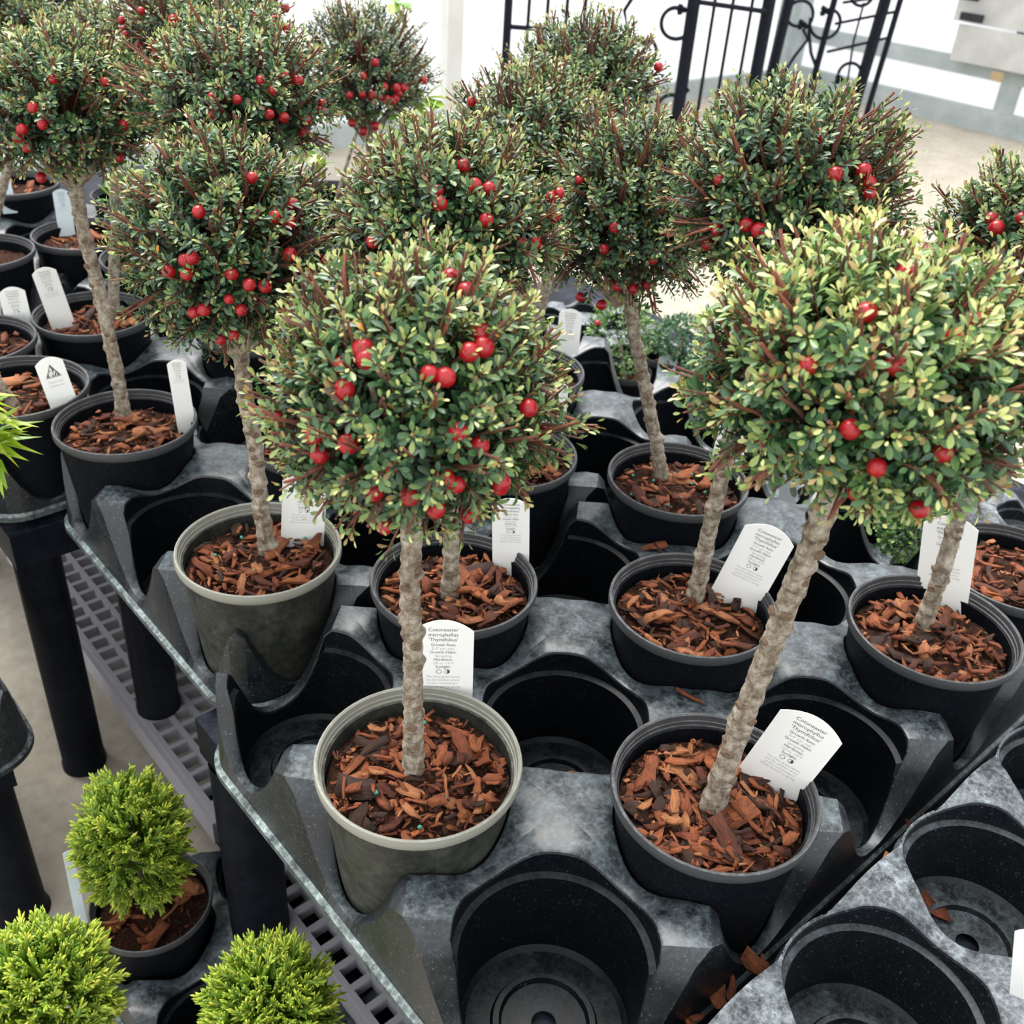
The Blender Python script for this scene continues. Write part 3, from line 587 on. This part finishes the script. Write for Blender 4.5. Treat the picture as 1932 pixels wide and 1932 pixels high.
T1B = [(650, 735), (690, 678), (810, 705), (840, 712), (593, 823), (657, 838), (603, 858), (738, 880), (838, 905), (862, 915), (705, 928), (943, 918), (908, 628), (997, 770), (905, 540), (850, 525), (910, 568), (1015, 660), (865, 815), (905, 842), (822, 960), (885, 972), (645, 690), (885, 665), (912, 655), (685, 660), (880, 550), (945, 910)]
standard('tree in faded olive pot with many red berries, nearest at front centre', (0, 1), (778, 1462), (785, 722), (300, 275), 1, 'faded', tr=.0078, berries=T1B, nb=6, warm=.55, shoots=820, per=26, big=110, small=420, twigs=95, scars=10, bright=1.1, leaf=.0088, br=.0058, beads=5)
standard('tree with leaning pale trunk and yellowish crown, nearest at right', (1, 0), (1342, 1525), (1648, 680), (335, 262), 2, tr=.0088, berries=[(1708, 517), (1635, 590), (1448, 662), (1605, 810), (1655, 882), (1780, 855), (1835, 605), (1490, 570), (1525, 690), (1690, 690), (1800, 640), (1615, 930)], nb=4, warm=1.0, shoots=860, per=26, big=200, small=420, twigs=100, scars=11, leaf=.0098, bright=1.3)
standard('tree in faded pot with cream rim, bluish green crown with side shoots', (.24, 2.95), (505, 1048), (428, 440), (218, 232), 3, 'faded', beads=4, berries=[(375, 400), (352, 517), (437, 517), (362, 487), (553, 385), (475, 335), (547, 480), (612, 490), (385, 585), (432, 565), (455, 585), (365, 590), (520, 410), (548, 420), (440, 632), (415, 640), (590, 450), (630, 490), (318, 513), (500, 540)], nb=4, warm=.30, shoots=680, big=140, scars=8)
standard('tree behind the front centre tree, pot filled with orange bark', (1, 2), (850, 1128), (845, 402), (220, 175), 4, berries=[(875, 313), (825, 360), (830, 385), (1040, 372), (1055, 365), (705, 455), (985, 460), (1010, 460), (1022, 470), (895, 350)], nb=3, warm=.55, shoots=640, big=150, scars=6)
standard('tall tree with round dark crown between the front right tree and back wall', (2, 1), (1308, 1140), (1488, 345), (236, 205), 5, berries=[(1352, 435), (1408, 425), (1358, 340), (1575, 330), (1630, 322), (1640, 365), (1548, 255), (1335, 460), (1640, 345)], nb=3, warm=.35, shoots=680, big=130, scars=7)
standard('tree at right edge whose grey trunk crosses a white tag', (3, 0), (1738, 1188), (1985, 470), (240, 190), 6, berries=[(1870, 412), (1880, 430), (1928, 412)], nb=6, warm=.6, shoots=560, big=150, singles=160, scars=6)
standard('dark crowned tree on a slim trunk beside the white gap at centre right', (3, 2), (1250, 905), (1188, 378), (198, 188), 7, back=-.03, beads=14, berries=[(1370, 0), (1062, 478), (1135, 575), (1165, 540), (1195, 545), (1222, 538), (1232, 490), (1160, 430), (1140, 470), (1092, 340), (1095, 560)][1:], nb=4, warm=.25, shoots=620, big=70, scars=6, singles=200)
standard('tree at left with scarred trunk in a pot beside a narrow tag', (.24, 2.95+2*BP), (235, 790), (115, 186), (190, 150), 8, berries=[(198, 155), (42, 245), (35, 262), (50, 278), (80, 235), (235, 235), (78, 335), (100, 150), (225, 298)], nb=3, warm=.6, shoots=560, big=90, scars=8, singles=200)
standard('tree behind the scarred trunk at left, in the pot with a blank-looking tag', (.8, 6.81), (215, 605), (205, 122), (165, 125), 9, nb=6, warm=.5, shoots=420, big=50, singles=100, twigs=40, fine=False, scars=5, low=True)
standard('broad crown with berries at its right end, upper left of centre', (1.24, 2.95+BP), None, (438, 160), (205, 138), 10, berries=[(535, 142), (562, 152), (515, 172), (492, 152), (447, 188), (606, 210), (578, 228), (575, 250), (536, 222), (400, 185), (608, 195)], nb=4, warm=.55, shoots=520, big=0, small=60, singles=160, twigs=50, fine=False, low=True, scars=3)
standard('brownish tipped crown just left of the tallest back crown', (2.24, 2.95), (970, 862), (1008, 268), (182, 158), 12, back=.06, nb=5, warm=.45, shoots=520, big=60, singles=160, twigs=90, fine=False, low=True, scars=3)
standard('reddish topped crown highest against the white wall', (3.24, 2.95+BP), None, (1108, 145), (158, 116), 13, nb=4, warm=.4, shoots=460, big=40, small=90, singles=120, twigs=70, fine=False, low=True, scars=2)
standard('dark crown with a row of red berries beside the cream post', (3.8, 6.81), None, (688, 118), (138, 128), 14, berries=[(725, 164), (748, 166), (762, 166), (716, 184), (730, 188), (746, 186), (704, 180), (752, 176), (664, 232), (708, 238), (684, 178), (708, 118), (660, 180), (740, 190)], nb=3, warm=.25, shoots=460, big=0, small=40, singles=100, twigs=40, fine=False, low=True, scars=2, br=.0066)
standard('red flecked crown cut by the top of the picture', (1.8, 5.81), None, (390, 30), (170, 110), 15, nb=24, warm=.9, shoots=420, big=0, small=40, singles=80, twigs=40, fine=False, low=True, scars=1)
standard('dull green crown in the top left corner', (.5, 8.78), None, (60, 22), (135, 80), 16, nb=4, warm=.5, shoots=380, big=0, small=40, singles=80, twigs=40, fine=False, low=True, scars=1)
standard('tree at left edge behind the logo tag, mostly out of view', (-.2, 5.81), (28, 770), (-300, 260), (150, 130), 17, D=.175, nb=3, shoots=300, big=90, singles=0, twigs=20, fine=False, low=True, scars=3)
standard('pot of red-brown bark at the right edge, its tree mostly out of view', (4, 0), (2000, 1075), (2260, 560), (150, 130), 18, nb=3, shoots=260, big=110, singles=0, twigs=20, fine=False, low=True, scars=1)

# ------------------------------------------------------------------ pots without a crown in view
def potonly(label, ij, seed, big=40, small=120, D=.165, H=.15, style='black', dz=0, cat='pot', stem=True):
    loc = lat(*ij, RIM+dz); t = thing('plant_pot', label, cat, tuple(loc)); pot(t, D, H, style); soil(t, D/2*.885, SOILZ, random.Random(seed), big, small); return t
potonly('black pot of reddish bark at the left edge with a cream tag', (-.2, 6.81), 31, 60)
potonly('black pot with orange bark behind the left tree', (1.8, 7.81), 32, 40)
potonly('small black pot of dark soil beside a pale blue tag', (1.5, 8.78), 33, 8)
potonly('black pot of dark soil at far left below the crown', (1.5, 10.78), 34, 6)
potonly('black pot at left edge holding two blue tags', (.5, 9.78), 35, 10)
potonly('pot of pale shredded bark in the bottom right corner', (1.0, -2.06), 36, 80)

# ------------------------------------------------------------------ plant tags
def text_mesh(lines, name):
    out = bpy.data.meshes.new(name); Vs, Fs = [], []; off = 0
    for txt, y, size, off_x in lines:
        cu = bpy.data.curves.new('t', 'FONT'); cu.body = txt; cu.size = size; cu.align_x = 'CENTER'; cu.resolution_u = 2
        o = bpy.data.objects.new('t', cu); me_ = bpy.data.meshes.new_from_object(o); k = len(me_.vertices)
        Vs += [(v.co.x+off_x, v.co.y+y, 0) for v in me_.vertices]; Fs += [tuple(i+off for i in p.vertices) for p in me_.polygons]; off += k
        bpy.data.objects.remove(o); bpy.data.curves.remove(cu); bpy.data.meshes.remove(me_)
    out.from_pydata(Vs, [], Fs); out.update(); return out
HEAD = text_mesh([('Cotoneaster', .80, .098, .0), ('microphyllus', .70, .098, 0), ("'Thymifolius'", .60, .098, 0), ('Growth Rate:', .505, .076, 0), ('Growth Habit:', .355, .076, 0), ('Hardiness:', .205, .076, 0), ('Sunlight:', .055, .076, 0)], 'heading_print'); HEAD.materials.append(M['ink'])
FINE = text_mesh([('2-4" per year', .43, .072, 0), ('Spreading', .28, .072, 0), ('-20 to -10\u00b0F', .13, .072, 0), ('The shiny green leaves', -.145, .062, 0), ('are the smallest of any', -.215, .062, 0), ('of the Cotoneasters.', -.285, .062, 0), ('White flowers in spring.', -.355, .062, 0)], 'fine_print'); FINE.materials.append(M['ink_pale'])
sb = MB()
for k in range(20):
    a, b2 = k*2*math.pi/20, (k+1)*2*math.pi/20
    for cx in (-.07, .07): sb.add([(cx+.045*math.cos(q), -.02+.045*math.sin(q), 0) for q in (a, b2)]+[(cx+.037*math.cos(q), -.02+.037*math.sin(q), 0) for q in (b2, a)], [(0, 1, 2, 3)])
    if math.cos((a+b2)/2) > 0: sb.add([(.07, -.02, 0), (.07+.042*math.cos(a), -.02+.042*math.sin(a), 0), (.07+.042*math.cos(b2), -.02+.042*math.sin(b2), 0)], [(0, 1, 2)])
SUNM = sb.mesh('sun_symbols', None); SUNM.materials.append(M['ink'])
LOGOT = text_mesh([('Thyme Leaf', .18, .115, 0), ('Cotoneaster', .03, .115, 0)], 'name_print'); LOGOT.materials.append(M['ink_pale'])
lb = MB()                                   # triangular emblem: dark peak with jagged pale slopes above two rules
lb.add([(-.27, .42, 0), (.27, .42, 0), (0, .92, 0)], [(0, 1, 2)]); lb.add([(-.30, .39, 0), (.30, .39, 0), (.30, .405, 0), (-.30, .405, 0)], [(0, 1, 2, 3)])
LOGO = lb.mesh('emblem', None); LOGO.materials.append(M['ink'])
lb = MB()
for k, (x, y, h, w_) in enumerate([(-.13, .47, .20, .028), (-.075, .44, .33, .034), (-.015, .50, .34, .03), (.04, .46, .20, .024), (.085, .56, .13, .028), (.13, .45, .12, .022), (-.045, .70, .12, .02)]):
    lb.add([(x-w_, y, .01), (x+w_*.4, y-.02, .01), (x+w_, y+h*.5, .01), (x+w_*.2, y+h, .01), (x-w_*.3, y+h*.55, .01)], [(0, 1, 2, 3, 4)])
SNOW = lb.mesh('emblem_slopes', None); SNOW.materials.append(M['card'])
def plant_tag(label, TL, TR, BR, BL, kind='text', material='card', zb=None, tilt=12, yaw=0, depth=None, arch=.22, sink=.012):
    mid = ((BL[0]+BR[0])/2, (BL[1]+BR[1])/2); zb = RIM+SOILZ+.002 if zb is None else zb
    B = hitz(*mid, zb) if depth is None else hity(*mid, depth); ch = nrm(np.array([CAM[0]-B[0], CAM[1]-B[1], 0])); c, s_ = math.cos(math.radians(yaw)), math.sin(math.radians(yaw)); ch = np.array([c*ch[0]-s_*ch[1], s_*ch[0]+c*ch[1], 0])
    n_ = nrm(ch*math.cos(math.radians(tilt))+np.array([0, 0, 1])*math.sin(math.radians(tilt)))
    q = [hitp(*p, B, n_) for p in (TL, TR, BR, BL)]; Yv = (q[0]+q[1]-q[2]-q[3])/2; Xv = (q[1]-q[0]+q[2]-q[3])/2; W = np.linalg.norm(Xv); Y_ = nrm(Yv); X_ = nrm(Xv-Y_*np.dot(Xv, Y_)); H_ = np.linalg.norm(Yv)
    cen = (q[2]+q[3])/2; N_ = np.cross(X_, Y_)
    t = thing('plant_tag', label, 'tag', tuple(cen)); t.matrix_world = Matrix(((X_[0], Y_[0], N_[0], cen[0]), (X_[1], Y_[1], N_[1], cen[1]), (X_[2], Y_[2], N_[2], cen[2]), (0, 0, 0, 1)))
    t.rotation_mode = 'XYZ'; h = .0004; out = [(-W/2, -sink), (W/2, -sink)]
    for k in range(13): a = k/12; out.append((W/2-W*a, H_+arch*W*(1-(2*a-1)**2)))
    b_ = MB(); m_ = len(out); b_.add([(x, y, h) for x, y in out]+[(x, y, -h) for x, y in out], [tuple(range(m_)), tuple(range(2*m_-1, m_-1, -1))]+[(k, k+m_, (k+1) % m_+m_, (k+1) % m_) for k in range(m_)])
    b_.build('card', M[material], t, None, None)
    sx = W*.98
    oy = H_-.78*W if kind in ('text',) else H_-.95*W
    parts = {'text': (('heading_print', HEAD), ('fine_print', FINE), ('sun_symbols', SUNM)), 'logo': (('emblem', LOGO), ('emblem_slopes', SNOW), ('name_print', LOGOT)), 'blank': ()}[kind]
    for nm, me_ in parts:
        o = mk(nm, me_, None, t, (0, oy, h+.00012+(.0002 if nm == 'emblem_slopes' else 0))); o.scale = (sx, sx, .01)
    return t
plant_tag('white tag with printed text beside the front centre trunk', (781, 1180), (892, 1202), (888, 1335), (782, 1300), zb=RIM-.014, tilt=6, sink=.016)
plant_tag('slanted white tag with text in the front right pot', (1490, 1322), (1570, 1420), (1517, 1483), (1432, 1405), zb=RIM+.005, tilt=0, sink=.034)
plant_tag('tilted white tag with text in the pot beside the empty centre pocket', (1419, 978), (1484, 1044), (1423, 1150), (1366, 1078), zb=RIM-.006, tilt=2, sink=.024)
plant_tag('narrow turned white tag in the orange bark pot', (933, 940), (994, 968), (993, 1075), (934, 1038), zb=RIM-.010, tilt=4, sink=.02)
plant_tag('white tag under leaves in the faded pot at centre left', (535, 893), (615, 922), (610, 1000), (533, 985), zb=RIM-.002, tilt=2, sink=.028)
plant_tag('cream tag behind the crossing grey trunk at right', (1743, 985), (1846, 1002), (1828, 1130), (1727, 1113), zb=RIM-.012, tilt=4, sink=.02)
plant_tag('blank white tag behind the trunk of the centre right pot', (1360, 782), (1412, 812), (1388, 912), (1345, 878), 'blank')
plant_tag('thin edge-on tag at the rim of the scarred tree pot', (318, 672), (347, 700), (361, 790), (336, 776), zb=RIM-.002, tilt=2, sink=.028)
plant_tag('white tag with black triangle emblem at left', (70, 702), (114, 668), (150, 772), (106, 792), 'logo')
plant_tag('cream tag with text at the left edge', (-4, 545), (48, 558), (64, 618), (14, 624))
plant_tag('bright white tag leaning left behind the cream tag', (60, 522), (106, 506), (133, 592), (97, 612), zb=RIM-.008, tilt=2, sink=.02)
plant_tag('tag half hidden at right of the berried front crown', (1010, 722), (1072, 735), (1065, 820), (1005, 808))
plant_tag('tag in the far pot under the dark crown', (1056, 585), (1098, 600), (1092, 655), (1050, 650))
plant_tag('pale blue tag beside the small pot of dark soil', (99, 365), (130, 362), (142, 440), (112, 446), material='card_blue', kind='text')
plant_tag('pale blue tag leaning in the left edge pot', (-14, 310), (8, 298), (30, 385), (4, 395), 'blank', 'card_blue')
plant_tag('white tag at the bottom right corner pot', (1918, 1770), (1990, 1772), (1984, 1862), (1908, 1860), 'blank')

# ------------------------------------------------------------------ small boxwood standards in the shallow tray
def broadleaf_ball(parent, C, rx, rz, seed, n=1500, leaf=.011, pal=((.02, .07, .02), (.05, .14, .03), (.16, .30, .05), (.36, .48, .10)), down=-.8, up=.3, wid=1.25, mname='leaf', name='foliage'):
    g = np.random.default_rng(seed); D = nrm(g.normal(size=(n, 3))); D = D[D[:, 2] > down]; n = len(D); pal = np.array(pal)
    P = np.array(C)+D*np.array([rx, rx, rz])*(g.uniform(.55, 1.03, n)**.6)[:, None]; Y = nrm(D+g.normal(0, .6, (n, 3))+np.array([0, 0, up])); Z = nrm(D*.5+np.array([0, 0, .8])+g.normal(0, .3, (n, 3)))
    q = np.clip(g.random(n)**1.3*.9, 0, .999)*(len(pal)-1); k = q.astype(int); c = pal[k]*(1-(q-k))[:, None]+pal[np.minimum(k+1, len(pal)-1)]*(q-k)[:, None]
    V, T, _, _, _ = place(LF, LFT, P, Y, Z, leaf*g.uniform(.7, 1.2, n), wid)
    o = mk(name, trimesh(name, V, T, np.repeat(c, len(LF), 0)), M[mname], parent); o['kind'] = 'stuff'; return o
SH = .66
USED = set()
def boxwood(label, px, half, seed, berries=0, pal=None, leaf=.009):
    p = hitz(*px, RIM-.13); best = min((np.hypot(*(lat(FI, FJ)+E1*a*S*SH+E2*c*S*SH-p)[:2]), a, c) for a in range(4) for c in range(12) if (a, c) not in USED); a, c = best[1:]; USED.add((a, c))
    cell = lat(FI, FJ)+E1*a*S*SH+E2*c*S*SH; zf = RIM-.253; Hh = .075; loc = np.array([cell[0], cell[1], zf+.002+Hh]); t = thing('potted_boxwood', label, 'potted plant', tuple(loc), 'small standards in the shallow tray')
    pot(t, .088, Hh); soil(t, .044*.885, SOILZ, random.Random(seed), 0, 60)
    C = hity(*px, np.dot(loc, FH)); dist = np.dot(C-CAM, fw); rx, rz = half[0]*dist/F, half[1]*dist/F; Cl = C-loc; Cl[:2] *= min(1, .03/max(1e-6, np.hypot(*Cl[:2])))
    Cl[2] = max(Cl[2], rz*.8)
    trunk(t, (0, 0, SOILZ-.004), Cl, .004, .003, random.Random(seed), .003, 0, True)
    broadleaf_ball(t, Cl, rx, rz, seed, 1500, leaf, **({'pal': pal} if pal else {})); r_ = random.Random(seed)
    for k in range(berries):
        d = nrm(nrm(CAM-C)*.8+np.array([r_.gauss(0, .5), r_.gauss(0, .5), r_.gauss(-.3, .4)])); o = mk('berry', BERRY, None, t, tuple(Cl+d*np.array([rx, rx, rz]))); o.scale = (.006, .006, .006); mk('calyx', CALYX, None, o)
DK = ((.02, .07, .03), (.04, .13, .05), (.09, .2, .07), (.22, .34, .12))
boxwood('small bright green boxwood left of the cream tag', (1688, 1000), (66, 62), 41)
boxwood('small standard with red berries beyond the leaning trunk', (1630, 905), (70, 60), 42, 4, DK)
boxwood('bluish green small bush behind the blank white tag', (1445, 820), (75, 70), 43, 2)
boxwood('dark leaved small bush right of the slim trunk', (1335, 745), (70, 70), 44, 0, DK)
boxwood('yellow green upright small bush left of the slim trunk', (1165, 655), (62, 80), 45, 1)
boxwood('loose dull green small bush nearest the white gap', (1290, 640), (60, 40), 46, 0, DK)
boxwood('small berried bush at the far right edge', (1800, 905), (70, 60), 47, 4, DK)
plant_tag('pale blue tag standing in the shallow tray', (1478, 890), (1508, 905), (1500, 950), (1466, 950), 'blank', 'card_blue', zb=RIM-.20)
plant_tag('small blue tag with dark triangle behind the slim trunk', (1243, 672), (1278, 682), (1272, 712), (1238, 712), 'logo', 'card_blue', zb=RIM-.20)

# ------------------------------------------------------------------ yellow-green dwarf cypresses on the floor
def cypress(label, px, half, rimz, potpx, seed, D=.14, n=620, lean=0):
    pb_ = hitz(*potpx, rimz); loc = np.array([pb_[0], pb_[1], rimz]); t = thing('dwarf_cypress', label, 'potted plant', tuple(loc), 'yellow-green dwarf cypresses')
    pot(t, D, .13); soil(t, D/2*.885, SOILZ, random.Random(seed), 16, 90); g = np.random.default_rng(seed)
    C = hity(*px, np.dot(loc, FH))-loc; dist = np.dot(C+loc-CAM, fw); rx, rz = half[0]*dist/F, half[1]*dist/F/.85
    b_ = MB(); b_.tube([(0, 0, SOILZ-.004), (C[0]*.6, C[1]*.6, C[2]*.5), C], [.006, .005, .003], 8); b_.build('stem', M['trunk'], t)
    D_ = nrm(g.normal(size=(n, 3))); D_ = D_[D_[:, 2] > -.85]; n = len(D_); dep = g.uniform(.45, 1.0, n)**.5
    B = C+D_*np.array([rx, rx, rz])*(dep*.92)[:, None]; ax = nrm(D_+np.array([0, 0, .45])+g.normal(0, .35, (n, 3)))
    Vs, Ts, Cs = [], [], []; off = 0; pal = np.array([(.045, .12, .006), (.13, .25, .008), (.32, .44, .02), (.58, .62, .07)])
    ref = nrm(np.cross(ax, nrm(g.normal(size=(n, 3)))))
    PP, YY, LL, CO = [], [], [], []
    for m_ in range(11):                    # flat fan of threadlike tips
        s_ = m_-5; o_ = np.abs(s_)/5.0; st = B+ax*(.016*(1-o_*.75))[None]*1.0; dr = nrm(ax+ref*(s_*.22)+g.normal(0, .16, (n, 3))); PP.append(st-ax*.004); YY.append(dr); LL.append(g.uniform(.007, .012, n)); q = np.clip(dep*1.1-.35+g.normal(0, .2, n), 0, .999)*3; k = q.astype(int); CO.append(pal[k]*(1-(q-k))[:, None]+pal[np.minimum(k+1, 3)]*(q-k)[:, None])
    PP.append(B-ax*.012); YY.append(ax); LL.append(np.full(n, .026)); CO.append(np.tile(pal[1], (n, 1)))
    P, Y, L_, Co = np.vstack(PP), np.vstack(YY), np.concatenate(LL), np.vstack(CO)
    NV = np.array([(.0, -.02, .09), (.085, 0, -.05), (-.085, 0, -.05), (.0, .7, .125), (.11, .7, -.07), (-.11, .7, -.07), (0, 1, 0)]); NT = np.array([(0, 1, 4), (0, 4, 3), (1, 2, 5), (1, 5, 4), (2, 0, 3), (2, 3, 5), (3, 4, 6), (4, 5, 6), (5, 3, 6)])
    V, T, _, _, _ = place(NV, NT, P, Y, nrm(g.normal(size=P.shape)), L_)
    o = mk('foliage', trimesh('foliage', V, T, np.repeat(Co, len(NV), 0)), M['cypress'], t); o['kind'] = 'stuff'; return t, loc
RF = RIM-.455
_, s1 = cypress('dwarf cypress with visible black pot and side tag on the floor', (250, 1590), (98, 142), RF, (285, 1695), 51, n=680)
_, s2 = cypress('dwarf cypress cut off in the bottom left corner', (85, 1880), (125, 135), RF, (60, 2060), 52, n=760)
_, s3 = cypress('dwarf cypress at the bottom edge beside the grid', (508, 1905), (118, 112), RF, (500, 2080), 53, n=700)
plant_tag('grey tag seen edge-on beside the cypress pot', (122, 1606), (134, 1612), (158, 1735), (146, 1722), 'blank', 'card_blue', zb=RF-.02)
c_ = hitz(345, 1915, RF-.06)
def floor_pocket():
    t = tray('floor_tray', 'dark pot tray on the floor around the cypresses', 0, 0, 2, 3, zt=-.055, base=(s1[0]-E2[0]*S*2*.92, s1[1]-E2[1]*S*2*.92, 0), rscale=.92, zrim=RF, udepth=.03, zlip=-.12, rt=.073)
floor_pocket()
# tray and leg at the left edge
hc = hitz(92, 1422, RIM-.30)
def left_tray():
    ext = .455*1.115*S; base = hc-E1*(ext+0*S)+E2*ext-E1*S*1; tray('side_tray', 'grey rimmed tray corner at the left edge above the floor', 0, 0, 2, 3, base=(base[0], base[1], 0), zrim=RIM-.30+.138, lip='tray_dusty', body='tray_dusty')
    c = base+E1*S*.5+E2*S; t = thing('side_bench', 'black bench leg and shelf at the lower left edge', 'bench', (c[0], c[1], 0)); zt = RIM-.30-.02
    b_ = MB(); b_.box((0, 0, zt-.02), (S*.8, S*1.3, .02), LATAX); b_.build('bench_top', M['bench'], t, smooth=None)
    for a, c2 in ((.62, -1.1), (.62, 1.1), (-.6, -1.1), (-.6, 1.1)): l = MB(); l.lathe([(.001, 0), (.034, 0), (.03, .014), (.03, zt-.04)], 20, tuple(E1*S*a+E2*S*c2)); l.build('leg', M['bench'], t)
left_tray()
# spiky yellow-green plant poking in from the left
hb = hc-E1*.5074*S+E2*.5074*S; yl = hity(-38, 795, np.dot(hb+E2*S, FH)); t = thing('spiky_plant', 'yellow-green plant with pointed leaves poking in at the left edge', 'plant', tuple(np.array([hb[0], hb[1]+S, RIM-.30+.138])))
pot(t, .15, .14, z=0); yl = yl-np.array(t.location); soil(t, .075*.885, SOILZ, random.Random(3), 0, 40)
b_ = MB(); b_.tube([(0, 0, SOILZ-.004), yl*np.array([.5, .5, .6]), yl], [.006, .005, .004], 8); b_.build('stem', M['trunk'], t); g = np.random.default_rng(77)
SPV, SPT = np.array([(0, 0, 0), (.07, .25, .02), (.085, .5, .03), (0, 1.0, -.05), (-.085, .5, .03), (-.07, .25, .02), (0, .45, -.01)]), np.array([(6, k, (k+1) % 6) for k in range(6)])
pal = [(.34, .50, .02), (.50, .62, .05), (.22, .38, .02)]
SPM = [trimesh('leaf', SPV, SPT, np.tile(c, (len(SPV), 1))) for c in pal]
for m_ in SPM: m_.materials.append(M['leaf'])
for k in range(95):
    d = nrm(g.normal(size=3)+RH*.5-FH*.35+np.array([0, 0, .15])); hgt_ = g.uniform(-.035, .03); x = nrm(np.cross(d, [0, 0, 1])); z = np.cross(x, d); L_ = g.uniform(.034, .058); p = yl+np.array([0, 0, hgt_])+d*.006
    o = mk('leaf', SPM[k % 3], None, t); o.matrix_basis = Matrix(((x[0]*L_, d[0]*L_, z[0]*L_, p[0]), (x[1]*L_, d[1]*L_, z[1]*L_, p[1]), (x[2]*L_, d[2]*L_, z[2]*L_, p[2]), (0, 0, 0, 1)))

# ------------------------------------------------------------------ leafy plants at the back
def bigleaf(label, px_list, depth, L0, seed, potxy):
    p0 = lat(*potxy); depth = np.dot(p0, FH); loc = np.array([p0[0], p0[1], RIM-.152]); t = thing('leafy_shrub', label, 'plant', tuple(loc)); r_ = random.Random(seed); g = np.random.default_rng(seed)
    pot(t, .16, .15, z=.15); me_ = trimesh('leaf', LF*np.array([1.25, 1, 1]), LFT, np.tile((.13, .30, .03), (len(LF), 1))); me_.materials.append(M['leaf'])
    me2 = trimesh('leaf', LF*np.array([1.1, 1, 1]), LFT, np.tile((.30, .42, .05), (len(LF), 1))); me2.materials.append(M['leaf'])
    for u, v in px_list:
        e = hity(u, v, depth+r_.uniform(-.1, .1))-loc; b_ = MB(); b_.tube([(0, 0, .12), e*np.array([.5, .5, .62]), e], [.004, .003, .0015], 6); b_.build('stem', M['twig'], t) if False else b_.build('stem', M['trunk'], t)
        for k in range(6):
            d = nrm(np.array([g.normal(), g.normal(), g.normal(-.15, .5)])); x = nrm(np.cross(d, [.1, .1, 1])); z = np.cross(x, d); L_ = L0*g.uniform(.7, 1.2); o = mk('leaf', me_ if k % 2 else me2, None, t)
            o.matrix_basis = Matrix(((x[0]*L_, d[0]*L_, z[0]*L_, e[0]), (x[1]*L_, d[1]*L_, z[1]*L_, e[1]), (x[2]*L_, d[2]*L_, z[2]*L_, e[2]), (0, 0, 0, 1)))
bigleaf('bright broad-leaved shrub glowing beside the cream post', [(735, 215), (770, 190), (745, 5), (800, 185), (725, 262), (715, 235), (755, 215)], 2.05, .055, 61, (4.5, 8.78))
bigleaf('yellow-green leafy shrub showing between left crowns', [(585, 265), (600, 290), (215, 330), (570, 300), (590, 240), (610, 270)][0:2]+[(585, 300), (600, 310), (575, 280)], 1.95, .035, 62, (3.5, 8.78))
bigleaf('bright green leafy shrub behind the scarred left trunk', [(205, 340), (215, 380), (225, 310), (200, 410), (230, 360), (218, 345), (240, 330)], 2.0, .035, 63, (2.5, 9.78))

# ------------------------------------------------------------------ loose chips and beads
r_ = random.Random(5); ORD = ['first', 'second', 'third', 'fourth', 'fifth', 'sixth', 'seventh', 'eighth', 'ninth', 'tenth', 'eleventh']
GAP = [(1300, 1925, 0), (1318, 1918, 0), (1352, 1880, 1), (1380, 1862, 1), (1428, 1822, 1), (1440, 1812, 0), (1582, 1712, 0), (1640, 1658, 0), (1668, 1635, 1), (1718, 1560, 0), (1745, 1545, 0)]
for k, (u, v, big) in enumerate(GAP):
    p = hitz(u, v, RIM-.122); chip = chip_obj('bark_chip', None, p, .026 if big else .015, r_, .3); tag(chip, ORD[k]+' loose bark chip from the bottom edge in the groove between trays', 'bark chip', 'loose chips in the tray groove')
def pocket_chip(i, j, u, v, label, n=2, z=-.146):
    c = lat(i, j, RIM+z); p = hitz(u, v, RIM+z)
    for k in range(n):
        q = p+np.array([r_.uniform(-.014, .014), r_.uniform(-.014, .014), .004*k]); d = q-c; rr = math.hypot(d[0], d[1]); q[:2] = c[:2]+d[:2]*min(1, .045/max(rr, 1e-6))
        tag(chip_obj('bark_chip', None, q, (.030, .023, .017)[k], r_, .25), ('longest', 'shorter', 'smallest')[k]+label, 'bark chip', 'loose chips in empty pockets')
pocket_chip(1, 1, 1070, 1462, ' bark chip on the bottom of the empty centre pocket')
pocket_chip(2, 0, 1580, 1590, ' bark chip in the empty pocket behind the slanted tag', 3)
pocket_chip(0, 2, 530, 1515, ' bark chip in the empty pocket left of the front pot', 2)
pocket_chip(0, -1.06, 1500, 1905, ' bark chip in the nearest pocket of the dusty tray', 3, z=-.150)
pocket_chip(2, -1.06, 1757, 1712, ' bark chip in the second pocket of the dusty tray', 1, z=-.150)
for u, v, w_ in ((1235, 1030, 'in front of the slim-trunked pot'), (1245, 1038, 'just behind the tilted tag pot'), (1300, 1312, 'behind the front right pot'), (680, 960, 'behind the faded pot')): tag(chip_obj('bark_chip', None, hitz(u, v, RIM-.041), .028, r_, .2), 'loose bark chip on the tray top '+w_, 'bark chip', 'loose chips on the tray top')
